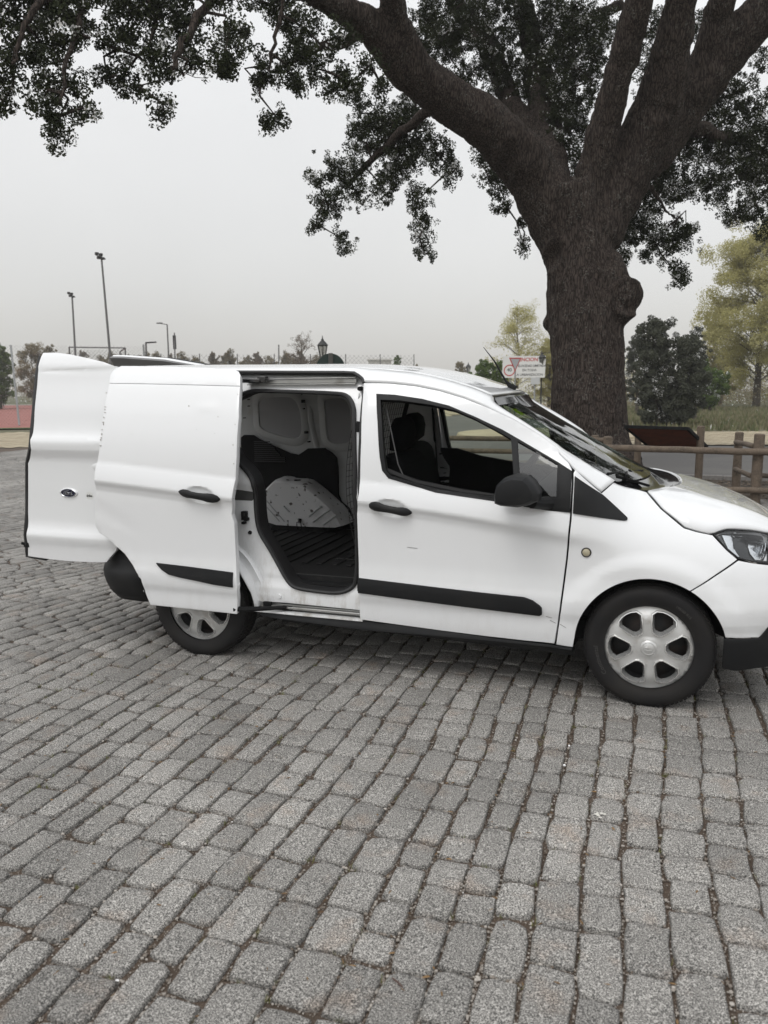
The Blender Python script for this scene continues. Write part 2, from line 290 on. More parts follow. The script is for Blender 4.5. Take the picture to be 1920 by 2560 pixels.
# measured outlines, metres: (length, height) on the body side, (x, y, z) elsewhere
PANELS = {"front_door":[[0.9921,1.5759],[1.0688,1.5751],[1.1393,1.5725],[1.2779,1.5582],[1.4138,1.5315],[1.5472,1.4926],[1.6785,1.4419],[1.8073,1.3828],[1.9347,1.3095],[2.0241,1.2501],[2.0377,1.2196],[2.0835,1.1808],[2.1015,1.1514],[2.1061,1.0862],[2.1043,0.9158],[2.0916,0.7122],[2.0693,0.4702],[2.0449,0.2765],[1.9056,0.276],[1.683,0.2805],[1.4527,0.2885],[1.0054,0.3087],[1.0095,0.5473],[1.004,0.7262],[1.0,0.8911],[1.0162,1.0025],[1.0153,1.2673],[0.9981,1.5322]],"win_outer":[[1.0728,1.5205],[1.1782,1.515],[1.3256,1.4935],[1.47,1.4588],[1.6123,1.4011],[1.7512,1.3377],[1.7997,1.3113],[1.9239,1.2436],[2.0397,1.1813],[2.1036,1.1435],[2.1044,0.9434],[2.0016,0.9492],[1.8435,0.9694],[1.7357,0.9852],[1.5708,1.0028],[1.4299,1.0183],[1.3202,1.045],[1.1732,1.0823],[1.1377,1.1233],[1.1223,1.1928],[1.0998,1.3659]],"win_main":[[1.1034,1.4875],[1.2118,1.4836],[1.3863,1.459],[1.5072,1.4316],[1.6134,1.3863],[1.7529,1.3144],[1.7947,1.2915],[1.8203,1.1257],[1.8369,0.9919],[1.7343,1.0068],[1.5691,1.0225],[1.4422,1.0352],[1.3198,1.0623],[1.1841,1.0966],[1.1613,1.1239],[1.1482,1.1933],[1.1251,1.366]],"win_quarter":[[1.8287,1.2806],[1.925,1.2307],[2.0306,1.1735],[2.0344,1.021],[1.9663,1.0212],[1.8608,1.0292],[1.8471,1.1393]],"sail_fender":[[2.1141,1.126],[2.251,1.0342],[2.3689,0.9275],[2.3714,0.9186],[2.3672,0.911],[2.3502,0.91],[2.2378,0.9244],[2.1132,0.9401],[2.1143,1.0368]],"sill":[[0.882,0.3077],[1.4526,0.2869],[1.758,0.2751],[1.9056,0.2727],[2.1325,0.2698],[2.1349,0.2244],[1.8312,0.2263],[1.4498,0.2365],[0.9985,0.2535],[0.407,0.276],[0.4112,0.3063],[1.0,0.3]],"fender":[[2.1076,1.1338],[2.1159,1.1516],[2.1536,1.1159],[2.2426,1.0386],[2.2918,1.0794],[2.3458,1.0559],[2.448,1.0256],[2.5175,0.9577],[2.6236,0.8794],[2.681,0.8636],[2.7473,0.8508],[2.7492,0.8529],[2.8145,0.7868],[2.8634,0.747],[2.6589,0.6014],[2.6383,0.6121],[2.6172,0.6214],[2.5954,0.6292],[2.5732,0.6356],[2.5506,0.6405],[2.5277,0.6438],[2.5046,0.6456],[2.4815,0.6459],[2.4584,0.6446],[2.4355,0.6418],[2.4128,0.6375],[2.3904,0.6316],[2.3685,0.6243],[2.3471,0.6155],[2.3263,0.6054],[2.3063,0.5938],[2.287,0.5809],[2.2687,0.5668],[2.2514,0.5515],[2.2351,0.5351],[2.22,0.5176],[2.2061,0.4991],[2.1934,0.4798],[2.182,0.4597],[2.1721,0.4388],[2.1635,0.4173],[2.1564,0.3953],[2.1508,0.3729],[2.1467,0.3501],[2.1441,0.3271],[2.1364,0.2723],[2.1344,0.2706],[2.0514,0.2735],[2.0743,0.471],[2.0964,0.7126],[2.1091,0.916],[2.1109,1.0863]],"pillar_gap":[],"headlamp":[[2.7509,0.8534],[2.8142,0.8735],[2.8871,0.8672],[3.0146,0.8382],[3.0006,0.719],[2.9376,0.7302],[2.8645,0.7491],[2.8145,0.7879]],"headlamp_in1":[[2.793,0.8461],[2.8563,0.8551],[2.9014,0.8338],[2.8551,0.8366],[2.8486,0.8169],[2.8535,0.7861],[2.8756,0.7515],[2.8645,0.7534],[2.82,0.7894]],"headlamp_in2":[[2.9179,0.818],[3.0068,0.8017],[3.0008,0.7252],[2.9434,0.7351],[2.921,0.7624],[2.9106,0.7937]],"bumper_up":[[2.8656,0.7438],[2.9376,0.7281],[3.0006,0.7169],[3.1303,0.6863],[3.1668,0.4217],[3.0183,0.4403],[2.9758,0.3833],[2.8243,0.3855],[2.8188,0.4045],[2.8123,0.4233],[2.8047,0.4416],[2.7961,0.4595],[2.7864,0.4768],[2.7758,0.4936],[2.7642,0.5097],[2.7518,0.5251],[2.7384,0.5398],[2.7243,0.5537],[2.7093,0.5668],[2.6937,0.579],[2.6774,0.5902],[2.6604,0.6005]],"bumper_lo":[[2.8175,0.3835],[2.9759,0.3814],[3.0097,0.4364],[3.1682,0.4107],[3.1915,0.2035],[3.0282,0.2291],[2.8818,0.2153],[2.82,0.2264]],"trim_front":[[1.0095,0.5487],[1.4593,0.5294],[1.6865,0.5205],[1.8913,0.5144],[1.9346,0.501],[1.9706,0.4763],[1.9814,0.4635],[1.982,0.4305],[1.9704,0.4203],[1.6861,0.4322],[1.4589,0.4431],[1.0097,0.4666]],"indicator":[[2.1852,0.7547]],"handle_f":[[1.0742,0.9409],[1.1559,0.9602],[1.313,0.9144],[1.2733,0.895],[1.1943,0.9257]],"sd_top":[[-0.5381,1.6896],[-0.4445,1.688],[-0.2378,1.681],[0.0272,1.6699],[0.2469,1.6538],[0.2759,1.6443],[0.2918,1.6281],[0.3099,1.5658],[0.0069,1.5759],[-0.3154,1.5848],[-0.5568,1.5899],[-0.5706,1.6395],[-0.5653,1.6737]],"sd_panel":[[-0.5543,1.5855],[-0.3138,1.5804],[0.0083,1.5716],[0.311,1.5616],[0.3372,1.3942],[0.3418,1.1889],[0.3364,1.0618],[0.3314,1.0188],[0.3271,0.9728],[0.3093,0.8741],[0.3244,0.8229],[0.3272,0.6686],[0.3351,0.4767],[0.3135,0.3094],[-0.2528,0.3157],[-0.2754,0.3847],[-0.2883,0.4707],[-0.3411,0.5483],[-0.3974,0.6117],[-0.4596,0.6555],[-0.5055,0.694],[-0.5683,0.7249],[-0.5931,0.7648],[-0.5876,0.888],[-0.5687,1.0392],[-0.5686,1.1045],[-0.5511,1.2099],[-0.5442,1.4203]],"trim_sd":[[-0.1802,0.5747],[0.0164,0.5677],[0.3118,0.5535],[0.3107,0.4691],[0.19,0.4769],[0.0872,0.4901],[-0.0246,0.5027],[-0.0957,0.5145],[-0.1395,0.5361],[-0.1692,0.5605]],"handle_s":[[-0.002,0.9874],[0.2515,0.9592]],"recess_outer":[[0.1965,1.643],[0.8958,1.6312],[0.961,1.5773],[0.9946,1.1288],[0.9801,0.9377],[0.9703,0.4134],[0.9773,0.3511],[0.5472,0.3638],[0.3882,0.3578],[0.3595,0.3843],[0.3271,0.478],[0.2819,0.5372],[0.2363,0.5616],[0.2186,0.5948],[0.196,0.6558],[0.1207,0.7285],[-0.0038,0.7713],[-0.0812,0.8241],[-0.1654,1.6481]],"opening":[[0.2051,1.2035],[0.2409,1.1439],[0.3191,1.0932],[0.3624,1.0354],[0.3655,0.9802],[0.3672,0.8441],[0.3829,0.7491],[0.4334,0.6764],[0.4926,0.5846],[0.5467,0.5009],[0.5744,0.468],[0.6168,0.4464],[0.7468,0.4387],[0.8539,0.4367],[0.9192,0.4527],[0.9593,0.4834],[0.9713,0.5241],[0.9728,0.6085],[0.9731,0.9373],[0.9421,1.4122],[0.9206,1.4691],[0.8869,1.5074],[0.8284,1.5218],[0.4195,1.536],[0.306,1.5381],[0.2551,1.527],[0.2142,1.5037],[0.1707,1.4905],[0.1361,1.4301],[0.1472,1.2763]],"leaf":[[-1.1304,1.7799],[-1.0364,1.7792],[-0.9243,1.7667],[-0.775,1.7396],[-0.6486,1.7136],[-0.5659,1.6876],[-0.5,1.6],[-0.49,1.2],[-0.49,0.8],[-0.5,0.66],[-0.535,0.6],[-0.58,0.56],[-0.6103,0.5271],[-0.712,0.5205],[-0.884,0.5151],[-1.0589,0.52],[-1.1977,0.5275],[-1.1804,0.6641],[-1.1809,0.805],[-1.1611,1.1069],[-1.1106,1.1947],[-1.1182,1.4165],[-1.1302,1.6547],[-1.1308,1.7539]],"badge":[[-0.8852,0.9319]],"sticker":[[-0.7131,0.9237]],"screen_edge":[[1.6716,-0.61,1.5001],[1.6776,-0.6151,1.4743],[1.7084,-0.6203,1.4486],[1.7892,-0.6307,1.3963],[1.9081,-0.6455,1.3223],[2.024,-0.6603,1.2486],[2.1719,-0.6777,1.1615],[2.2976,-0.6923,1.0887]],"roof_edge":[[0.1871,-0.6,1.6666],[0.5925,-0.6,1.6647],[0.8817,-0.6,1.6601],[1.0568,-0.6,1.6497],[1.2276,-0.6,1.6318],[1.3392,-0.6,1.6105],[1.449,-0.6,1.583],[1.5574,-0.6,1.5493],[1.6377,-0.6,1.5183],[1.6697,-0.6,1.5013]],"gap_front":[[0.9912,-0.7161,1.5799],[1.068,-0.7165,1.5791],[1.1386,-0.7178,1.5764],[1.2773,-0.7203,1.5621],[1.4133,-0.7234,1.5353],[1.5468,-0.7273,1.4964],[1.6782,-0.7331,1.4457],[1.807,-0.738,1.3865],[1.9344,-0.7467,1.3132],[2.0238,-0.7648,1.2537],[2.0396,-0.777,1.2269],[2.0878,-0.7946,1.1881],[2.113,-0.8082,1.1575],[2.159,-0.8107,1.1204],[2.2443,-0.7953,1.0453]],"roof_low":[[0.2118,1.6497],[0.5735,1.6431],[0.86,1.6382],[0.9236,1.6341],[0.9555,1.6183],[0.98,1.6021],[0.9926,1.5817]],"hood_gap":[[2.455,1.0287],[2.5245,0.9616],[2.6305,0.8846],[2.6879,0.8688],[2.7496,0.8559],[2.8172,0.8753],[2.8873,0.869],[3.0151,0.8398],[3.1774,0.777]],"mirror":[[1.764,-1.02,1.027],[1.773,-1.02,1.086],[1.802,-1.02,1.119],[1.853,-1.02,1.14],[1.916,-1.02,1.138],[1.948,-1.02,1.114],[1.98,-1.02,1.061],[1.981,-1.02,1.026],[1.938,-1.02,1.002],[1.887,-1.02,0.987],[1.804,-1.02,0.99],[1.771,-1.02,0.998]]}
PLACE = {"limbs":{"trunk":[[1.44,10.219,-0.061,0.799],[1.392,10.307,0.563,0.714],[1.325,10.408,1.298,0.677],[1.275,10.502,1.959,0.669],[1.231,10.573,2.473,0.662],[1.198,10.636,2.914,0.691],[1.151,10.694,3.354,0.691],[1.061,10.737,3.796,0.632],[0.929,10.766,4.237,0.662],[0.812,10.8,4.678,0.743],[0.704,10.825,5.046,0.799]],"lA":[[0.88,10.749,4.237,0.48],[0.475,10.624,4.951,0.524],[0.078,10.263,5.526,0.482],[-0.426,9.638,6.01,0.42],[-0.969,9.076,6.318,0.373],[-1.412,8.43,6.56,0.33],[-1.698,7.952,6.842,0.298],[-1.925,7.478,7.034,0.252],[-2.152,6.986,7.115,0.203],[-2.442,6.35,7.1,0.15],[-2.742,5.488,7.038,0.114]],"lA2":[[-1.316,8.566,6.534,0.254],[-1.491,8.032,6.902,0.212],[-1.528,7.644,7.211,0.194],[-1.473,7.291,7.546,0.167],[-1.451,6.967,8.125,0.135]],"lB":[[0.714,11.124,4.894,0.359],[0.348,11.795,5.811,0.272],[-0.177,12.296,6.678,0.224],[-0.647,12.809,7.507,0.21],[-0.996,13.257,8.335,0.222],[-1.443,13.677,9.196,0.235],[-2.031,14.039,10.002,0.202],[-2.573,14.322,10.875,0.178]],"lB2":[[0.528,11.346,5.32,0.298],[0.263,12.181,6.371,0.312],[0.059,12.71,7.392,0.298],[-0.165,13.113,8.333,0.253],[-0.425,13.494,9.219,0.228],[-0.749,13.886,10.306,0.187]],"lB3":[[0.216,13.37,8.454,0.182],[0.411,13.743,9.001,0.162],[0.864,14.183,9.428,0.142],[1.502,14.565,9.77,0.12]],"lC":[[1.158,10.783,4.508,0.413],[1.217,10.69,5.114,0.344],[1.381,10.531,5.741,0.294],[1.539,10.364,6.337,0.264],[1.694,10.18,6.836,0.246],[1.844,9.989,7.308,0.229],[1.959,9.771,7.689,0.213],[2.063,9.567,8.17,0.18]],"lD":[[1.194,10.868,4.308,0.543],[1.584,11.124,5.039,0.543],[1.915,11.124,5.639,0.52],[2.204,10.994,6.189,0.463],[2.382,10.822,6.712,0.393],[2.516,10.527,7.233,0.323],[2.612,10.328,7.762,0.272],[2.669,10.005,8.272,0.222]],"lE":[[1.984,11.347,5.549,0.448],[2.48,11.526,6.246,0.429],[2.934,11.564,6.824,0.407],[3.344,11.572,7.313,0.386],[3.766,11.467,7.74,0.356],[4.234,11.374,8.143,0.319],[4.849,11.222,8.533,0.258]],"lE2":[[2.902,11.541,6.752,0.313],[3.098,11.387,7.344,0.276],[3.223,11.191,7.837,0.252],[3.328,10.891,8.386,0.204]],"lR":[[2.097,11.696,6.124,0.194],[2.592,12.233,6.403,0.185],[3.076,12.739,6.519,0.148],[3.506,13.08,6.4,0.137],[3.911,13.548,6.451,0.132],[4.42,14.01,6.255,0.106],[5.13,14.622,5.907,0.087]],"lS":[[1.656,11.321,4.789,0.13],[1.918,11.793,5.156,0.106],[2.236,12.254,5.342,0.081],[2.55,12.524,5.035,0.062],[2.832,12.788,4.76,0.042]],"lL":[[-1.057,9.151,6.308,0.117],[-1.554,9.401,6.26,0.091],[-2.069,9.629,6.116,0.075],[-2.668,9.789,5.736,0.058],[-3.215,9.739,5.277,0.039]],"lL2":[[-1.98,7.449,6.974,0.105],[-2.168,7.002,6.605,0.072],[-2.362,6.698,6.463,0.055],[-2.651,6.343,6.21,0.04],[-2.867,6.127,6.002,0.024]],"lTop1":[[-2.742,5.488,7.038,0.104],[-2.912,4.916,6.528,0.074],[-2.972,4.509,6.136,0.055],[-3.07,4.181,5.661,0.041],[-3.135,3.998,5.336,0.029]],"lTop2":[[-2.742,5.488,7.038,0.091],[-3.471,4.528,6.629,0.073],[-4.006,3.736,6.188,0.057],[-3.981,3.453,5.724,0.04],[-4.021,3.256,5.273,0.027],[-4.013,3.063,4.742,0.017]],"lTop3":[[-4.006,3.736,6.188,0.053],[-4.315,3.14,5.813,0.039],[-4.354,2.967,5.501,0.027],[-4.386,2.783,5.109,0.017]],"lTop4":[[-2.578,5.864,7.035,0.056],[-2.531,5.817,6.659,0.028],[-2.597,5.732,6.284,0.026],[-2.65,5.66,5.962,0.019]],"lTop5":[[-3.471,4.528,6.629,0.043],[-3.63,4.309,6.287,0.034],[-3.52,4.281,5.897,0.023],[-3.783,4.127,5.511,0.015]]},"clusters":[[-4.684,3.229,5.821,0.323,0.277],[-4.704,3.13,5.274,0.185,0.277],[-4.751,3.045,4.865,0.102,0.162],[-4.287,3.349,5.726,0.346,0.277],[-4.311,3.264,5.271,0.254,0.254],[-4.338,3.194,4.907,0.208,0.208],[-4.154,3.218,4.677,0.194,0.185],[-4.165,3.172,4.427,0.138,0.162],[-4.015,3.319,4.995,0.129,0.129],[-3.871,3.318,4.698,0.102,0.092],[-3.943,3.489,5.86,0.231,0.208],[-3.952,3.436,5.564,0.138,0.162],[-4.517,3.232,5.501,0.208,0.162],[-5.117,3.066,5.733,0.277,0.369],[-5.002,2.999,5.095,0.185,0.277],[-4.477,3.345,6.092,0.554,0.185],[-3.868,3.56,6.133,0.277,0.185],[-3.808,4.216,6.094,0.345,0.295],[-3.931,4.109,5.707,0.246,0.236],[-4.065,4.002,5.343,0.128,0.138],[-3.702,4.11,5.243,0.246,0.138],[-3.345,4.382,6.139,0.345,0.246],[-3.372,4.299,5.702,0.271,0.246],[-3.196,4.31,5.409,0.207,0.177],[-3.386,4.168,4.949,0.177,0.158],[-3.151,4.419,5.967,0.197,0.177],[-2.734,4.569,6.012,0.197,0.177],[-2.695,4.525,5.672,0.221,0.221],[-2.734,4.48,5.478,0.128,0.128],[-2.541,4.611,5.865,0.089,0.138],[-3.586,4.332,6.335,0.541,0.172],[-2.936,4.562,6.378,0.295,0.148],[-3.525,4.206,5.46,0.197,0.148],[-3.016,4.396,5.553,0.123,0.148],[-3.914,4.049,5.318,0.148,0.123],[-2.656,6.005,6.755,0.277,0.166],[-2.858,5.803,5.964,0.111,0.249],[-2.872,5.752,5.691,0.094,0.155],[-2.672,5.756,5.307,0.155,0.166],[-2.755,5.705,5.171,0.078,0.1],[-2.514,5.906,5.879,0.188,0.277],[-2.33,6.07,6.479,0.332,0.277],[-2.311,6.003,6.042,0.249,0.233],[-1.989,6.085,5.875,0.277,0.199],[-1.854,6.214,6.366,0.221,0.21],[-1.721,6.153,5.736,0.188,0.166],[-1.444,6.289,5.98,0.133,0.188],[-2.975,5.91,6.84,0.221,0.111],[-1.273,6.296,5.678,0.122,0.155],[-2.4,5.913,5.687,0.111,0.111],[-1.926,6.065,5.628,0.138,0.111],[-2.669,9.93,6.58,0.409,0.312],[-2.407,9.957,6.211,0.595,0.357],[-2.895,9.773,6.105,0.335,0.297],[-2.109,9.997,5.841,0.409,0.372],[-3.151,9.587,5.52,0.483,0.297],[-3.405,9.396,4.898,0.335,0.283],[-3.62,9.258,4.511,0.149,0.119],[-3.096,9.396,4.271,0.178,0.268],[-1.916,10.131,6.243,0.372,0.372],[-1.548,10.194,5.873,0.312,0.335],[-1.254,10.245,5.577,0.149,0.372],[-1.826,9.952,4.995,0.238,0.372],[-1.712,9.904,4.48,0.193,0.312],[-1.679,9.839,4.024,0.178,0.178],[-2.434,9.782,5.22,0.223,0.297],[-3.686,9.38,5.377,0.164,0.178],[-2.853,9.627,5.15,0.223,0.297],[-2.236,9.899,5.512,0.297,0.223],[-3.067,9.837,6.84,0.223,0.186],[-2.005,10.174,6.684,0.372,0.223],[-2.207,10.069,6.466,0.446,0.223],[-0.671,11.52,5.612,0.191,0.397],[-0.517,11.5,5.179,0.207,0.27],[-0.907,11.479,5.85,0.159,0.27],[-0.105,11.502,4.352,0.079,0.27],[-0.808,11.566,6.163,0.318,0.238],[-0.183,11.541,4.745,0.111,0.159],[-2.009,12.524,9.215,0.501,0.418],[-2.063,12.408,8.638,0.376,0.418],[-1.557,12.463,7.932,0.418,0.334],[-1.113,12.732,8.63,0.418,0.418],[-0.581,12.996,9.12,0.46,0.376],[-0.236,13.002,8.457,0.501,0.627],[-0.196,12.863,7.549,0.518,0.585],[-0.484,12.655,6.892,0.401,0.418],[0.289,13.292,9.113,0.46,0.376],[0.48,13.232,8.368,0.334,0.418],[0.665,13.191,7.748,0.334,0.334],[0.192,12.871,6.803,0.376,0.501],[-1.221,12.501,7.475,0.401,0.284],[-2.397,12.364,9.053,0.334,0.418],[-2.199,12.279,8.144,0.251,0.251],[1.084,13.548,9.023,0.376,0.376],[0.955,13.394,8.364,0.251,0.334],[-0.93,12.697,8.05,0.376,0.376],[-0.113,13.182,9.281,0.501,0.334],[-1.465,12.75,9.458,0.585,0.251],[0.606,13.095,7.295,0.301,0.334],[-1.742,12.504,8.552,0.334,0.334],[-0.833,12.965,9.452,0.501,0.251],[2.077,13.72,8.025,0.251,0.418],[2.12,13.873,8.849,0.251,0.501],[3.141,14.248,9.006,0.251,0.418],[0.653,12.016,6.51,0.3,0.474],[0.827,11.984,5.963,0.205,0.316],[0.477,12.061,7.135,0.332,0.474],[0.957,12.159,6.741,0.205,0.395],[1.073,12.329,7.52,0.237,0.395],[0.725,12.342,8.302,0.395,0.395],[1.173,12.494,8.299,0.284,0.474],[0.378,12.119,7.682,0.379,0.474],[0.626,12.4,8.849,0.395,0.316],[-0.371,11.583,6.012,0.205,0.205],[-1.674,11.552,8.479,0.395,0.316],[-1.232,11.728,8.631,0.395,0.395],[2.392,12.572,4.367,0.419,0.386],[2.07,12.529,4.767,0.402,0.362],[1.779,12.376,4.451,0.29,0.483],[1.602,12.263,4.135,0.193,0.322],[2.797,12.616,3.807,0.209,0.241],[2.769,12.713,4.443,0.306,0.362],[1.751,12.474,5.087,0.362,0.322],[2.354,12.705,5.241,0.362,0.274],[3.119,13.246,6.903,0.765,0.483],[3.712,13.514,7.296,0.483,0.483],[4.127,13.522,6.497,0.483,0.563],[3.854,13.309,5.784,0.644,0.386],[4.262,13.341,5.145,0.402,0.402],[3.85,13.174,4.99,0.258,0.225],[2.776,12.982,6.032,0.684,0.362],[4.252,13.818,8.006,0.201,0.241],[2.87,13.241,7.382,0.402,0.402],[3.393,13.459,7.616,0.402,0.402],[2.177,12.739,5.799,0.483,0.322],[2.801,12.897,5.476,0.483,0.322],[3.41,13.105,5.47,0.402,0.322],[4.384,13.503,5.859,0.402,0.402],[4.647,13.752,6.811,0.644,0.724],[5.014,13.637,5.377,0.644,0.563],[1.966,12.6,5.403,0.362,0.241],[2.946,12.827,4.759,0.201,0.241],[2.312,12.851,6.195,0.322,0.322],[2.679,13.03,6.51,0.402,0.322],[3.525,13.29,6.344,0.563,0.402],[2.88,12.618,3.647,0.121,0.161],[4.435,13.32,4.667,0.241,0.201]],"ground":{"asphalt":[[-1.481,7.682],[4.712,9.329],[8.062,18.492],[1.945,17.154],[-1.509,31.994],[-7.801,39.363],[-8.893,31.002],[-5.874,17.504]],"verge":[[-0.317,4.018],[4.134,5.299],[4.842,9.421],[-1.499,7.736]],"yel_right":[[1.572,23.768],[8.443,25.018],[9.045,18.854],[1.788,17.272]],"yel_mid":[[-16.563,55.137],[-11.796,63.249],[-16.393,131.379],[-12.697,164.504],[-0.626,32.112],[-1.557,32.431],[-7.954,40.02],[-9.033,31.445]],"yel_left":[[-23.841,16.965],[-18.832,19.775],[-15.21,21.285],[-10.756,14.703],[-11.856,13.973],[-16.394,10.211]],"court":[[-27.812,19.341],[-17.592,24.804],[-48.319,70.205],[-80.661,61.602]],"kerbs":[[-5.411,67.717],[-7.393,67.832],[0.917,56.421]]},"obj":{"flood1":[-26.882,33.316,0.767,-27.996,34.371,9.318],"flood2":[-39.347,45.093,0.681,-40.143,46.208,8.949],"street":[-38.504,56.194,1.356,-39.035,57.013,7.313],"panelpole":[-40.956,60.703,1.338,-41.31,61.526,6.96],"smalllamp":[-34.4,46.903,1.398,-34.592,47.465,5.135],"fpost":[-25.167,24.112,-0.19,-25.674,24.581,3.641],"fpost2":[-30.446,28.727,-0.197,-30.822,29.187,3.314],"lantern":[-10.346,25.082,0.923,-10.467,25.509,3.71],"lantern2":[-13.161,64.698,0.43,-13.307,65.213,3.797],"lantern3":[-3.154,38.191,0.632,-3.278,38.627,3.482],"round":[-4.021,10.851,0.797,-4.11,11.072,2.294],"yield":[-3.866,33.652,0.538,-3.922,34.062,3.096],"pole697":[-33.832,68.471,1.238,-34.04,69.202,6.018],"goalL":[-41.34,46.653,1.285,-41.59,47.185,4.959],"goalR":[-37.066,48.107,1.249,-37.374,48.609,4.86],"goalR2":[-40.097,51.35,1.233,-40.345,51.854,4.743],"sign":[[-5.242,37.907,3.191],[-3.062,38.652,3.193],[-3.073,38.454,2.035],[-5.253,37.711,2.043]],"signsmall":[[-3.787,38.215,2.062],[-3.318,38.374,2.058],[-3.322,38.309,1.675],[-3.77,38.156,1.679]],"signpost1":[-4.807,37.835,0.599,-4.884,38.103,2.351],"signpost2":[-3.568,38.256,0.588,-3.624,38.531,2.34],"signpost3":[-3.843,42.214,0.5,-3.903,42.513,2.41],"person":[-55.09,53.559,0.292],"building":[[-56.483,158.147,7.877],[-51.779,159.747,7.837],[-51.544,158.917,2.414],[-56.247,157.317,2.454]],"board":[[2.079,7.9,0.937],[2.98,7.9,0.914],[3.312,8.7,0.585],[2.427,8.7,0.597]],"bpost":[[2.265,9.091,0.0],[3.187,8.43,0.0]],"fpostA":[3.72,8.265,0.0],"fpostB":[3.813,6.444,0.0],"fpostC":[1.899,7.009,0.0],"rail_top":[[1.933,6.5,0.701],[3.929,6.5,0.678]],"rail_low":[[2.86,6.5,0.188],[3.961,6.5,0.172]],"rails_w":[[[-1.009,8.5,0.69],[1.168,8.5,0.69]],[[-1.008,8.5,0.474],[1.174,8.5,0.486]],[[-1.007,8.5,0.286],[1.179,8.5,0.307]]],"post_w":[[-0.944,8.5,0.739],[0.377,8.5,0.754]],"postA_top":[3.693,8.265,0.847],"postB_top":[3.804,6.444,0.923],"postC_top":[1.862,7.009,0.881],"short_top":[[3.666,8.165,0.69],[3.768,6.444,0.752]],"short_low":[[3.678,8.165,0.285],[3.763,6.444,0.356]],"antenna":[[1.65,0.0,1.544],[1.557,0.0,1.7],[1.491,0.0,1.783]],"sticker":[[1.696,-0.35,1.464],[1.716,-0.35,1.469],[1.749,-0.35,1.448],[1.734,-0.35,1.435]],"trees":[["dark_oak",3.063,28.431,-0.048,4.13,3.02],["dark_oak2",4.319,34.214,-0.023,4.26,1.66],["dark_left",1.642,42.945,0.067,4.58,2.08],["bush_green",5.512,47.414,-0.308,2.97,2.21],["yellow_right",9.394,56.311,0.171,11.92,9.31],["yellow_right2",7.569,63.152,0.019,7.93,4.13],["yellow_right3",11.676,51.758,0.271,11.71,6.67],["yellow_sign",-7.065,53.919,0.299,7.49,5.65],["yellow_sign2",-5.063,56.732,0.236,5.1,3.38],["green_sign",-7.353,45.292,0.485,3.17,2.31],["green_mid",-25.398,81.875,0.178,5.42,1.57],["small_mid",-26.114,92.301,0.005,4.66,1.33],["small_mid2",-19.798,89.115,0.04,4.61,2.44],["green_left",-53.105,51.06,0.489,6.09,3.41],["brown_left",-61.294,64.254,0.144,6.51,4.79],["brown_left2",-64.534,70.615,0.011,6.72,3.3],["bare_mid",-27.227,59.912,0.551,6.29,3.95],["green_leftb",-52.65,46.938,0.506,7.52,4.74],["row0",-71.555,82.724,0.296,6.38,2.5],["row1",-76.208,90.296,0.182,7.07,2.7],["row2",-61.718,76.36,0.374,5.57,2.14],["row0",-65.693,83.368,0.268,6.48,2.76],["row1",-64.288,84.543,0.244,6.1,2.39],["row2",-68.284,93.83,0.1,6.74,3.36],["row0",-61.496,87.866,0.181,6.66,2.54],["row1",-62.433,91.972,0.115,6.47,2.46],["row2",-53.144,81.139,0.269,5.95,2.68],["row0",-51.416,82.053,0.249,5.63,2.82],["row1",-55.423,92.415,0.087,6.55,2.54],["row2",-58.045,100.756,-0.045,7.22,2.99],["row0",-52.773,95.672,0.025,6.17,2.54],["row1",-51.22,96.672,0.004,6.62,3.2],["row2",-49.023,96.565,-0.001,5.94,3.26],["row0",-47.256,99.405,-0.053,6.83,2.59],["row1",-42.412,92.543,0.048,6.57,2.66],["row2",-45.967,105.833,-0.165,6.32,2.85]]},"far":{"win1":[[-0.376,1.469],[-0.294,1.489],[-0.134,1.495],[-0.085,1.482],[-0.051,1.433],[-0.036,1.263],[-0.048,1.191],[-0.093,1.17],[-0.183,1.18],[-0.324,1.219],[-0.374,1.242],[-0.401,1.274],[-0.399,1.406]],"win2":[[0.169,1.472],[0.236,1.483],[0.331,1.485],[0.362,1.406],[0.364,1.213],[0.344,1.142],[0.248,1.134],[0.191,1.149],[0.164,1.175],[0.154,1.318],[0.153,1.441]],"trim":[[-0.552,1.178],[-0.525,1.198],[-0.447,1.197],[-0.402,1.169],[-0.267,1.113],[-0.137,1.063],[-0.068,1.052],[-0.028,1.076],[0.012,1.102],[0.149,1.108],[0.206,1.073],[0.244,1.035],[0.252,0.966],[0.253,0.759],[0.276,0.706],[0.333,0.663],[0.361,0.61],[0.373,0.501],[-0.576,0.472]],"slot":[[-0.431,1.148],[-0.17,0.998]],"house":[[-0.29,0.766],[-0.26,0.812],[-0.199,0.867],[-0.174,0.879],[-0.105,0.877],[-0.077,0.864],[0.039,0.866],[0.096,0.834],[0.189,0.766],[0.254,0.711],[0.309,0.665],[0.35,0.597],[0.372,0.549],[0.165,0.542],[-0.295,0.543],[-0.298,0.657]],"ring":[[0.029,0.592]]}}
def lerp_tab(tab, x):
    """smooth interpolation through a table of (x, value) pairs"""
    n = len(tab)
    if x <= tab[0][0]: return tab[0][1]
    if x >= tab[-1][0]: return tab[-1][1]
    for i in range(n-1):
        if x <= tab[i+1][0]:
            x0, y0 = tab[i]; x1, y1 = tab[i+1]; h = x1-x0
            d = (y1-y0)/h
            def slope(j):
                if j <= 0 or j >= n-1: return d
                a = (tab[j][1]-tab[j-1][1])/(tab[j][0]-tab[j-1][0]); b = (tab[j+1][1]-tab[j][1])/(tab[j+1][0]-tab[j][0])
                return 0.0 if a*b <= 0 else 2*a*b/(a+b)
            m0, m1 = slope(i), slope(i+1); t = (x-x0)/h
            return (2*t**3-3*t*t+1)*y0+(t**3-2*t*t+t)*h*m0+(-2*t**3+3*t*t)*y1+(t**3-t*t)*h*m1
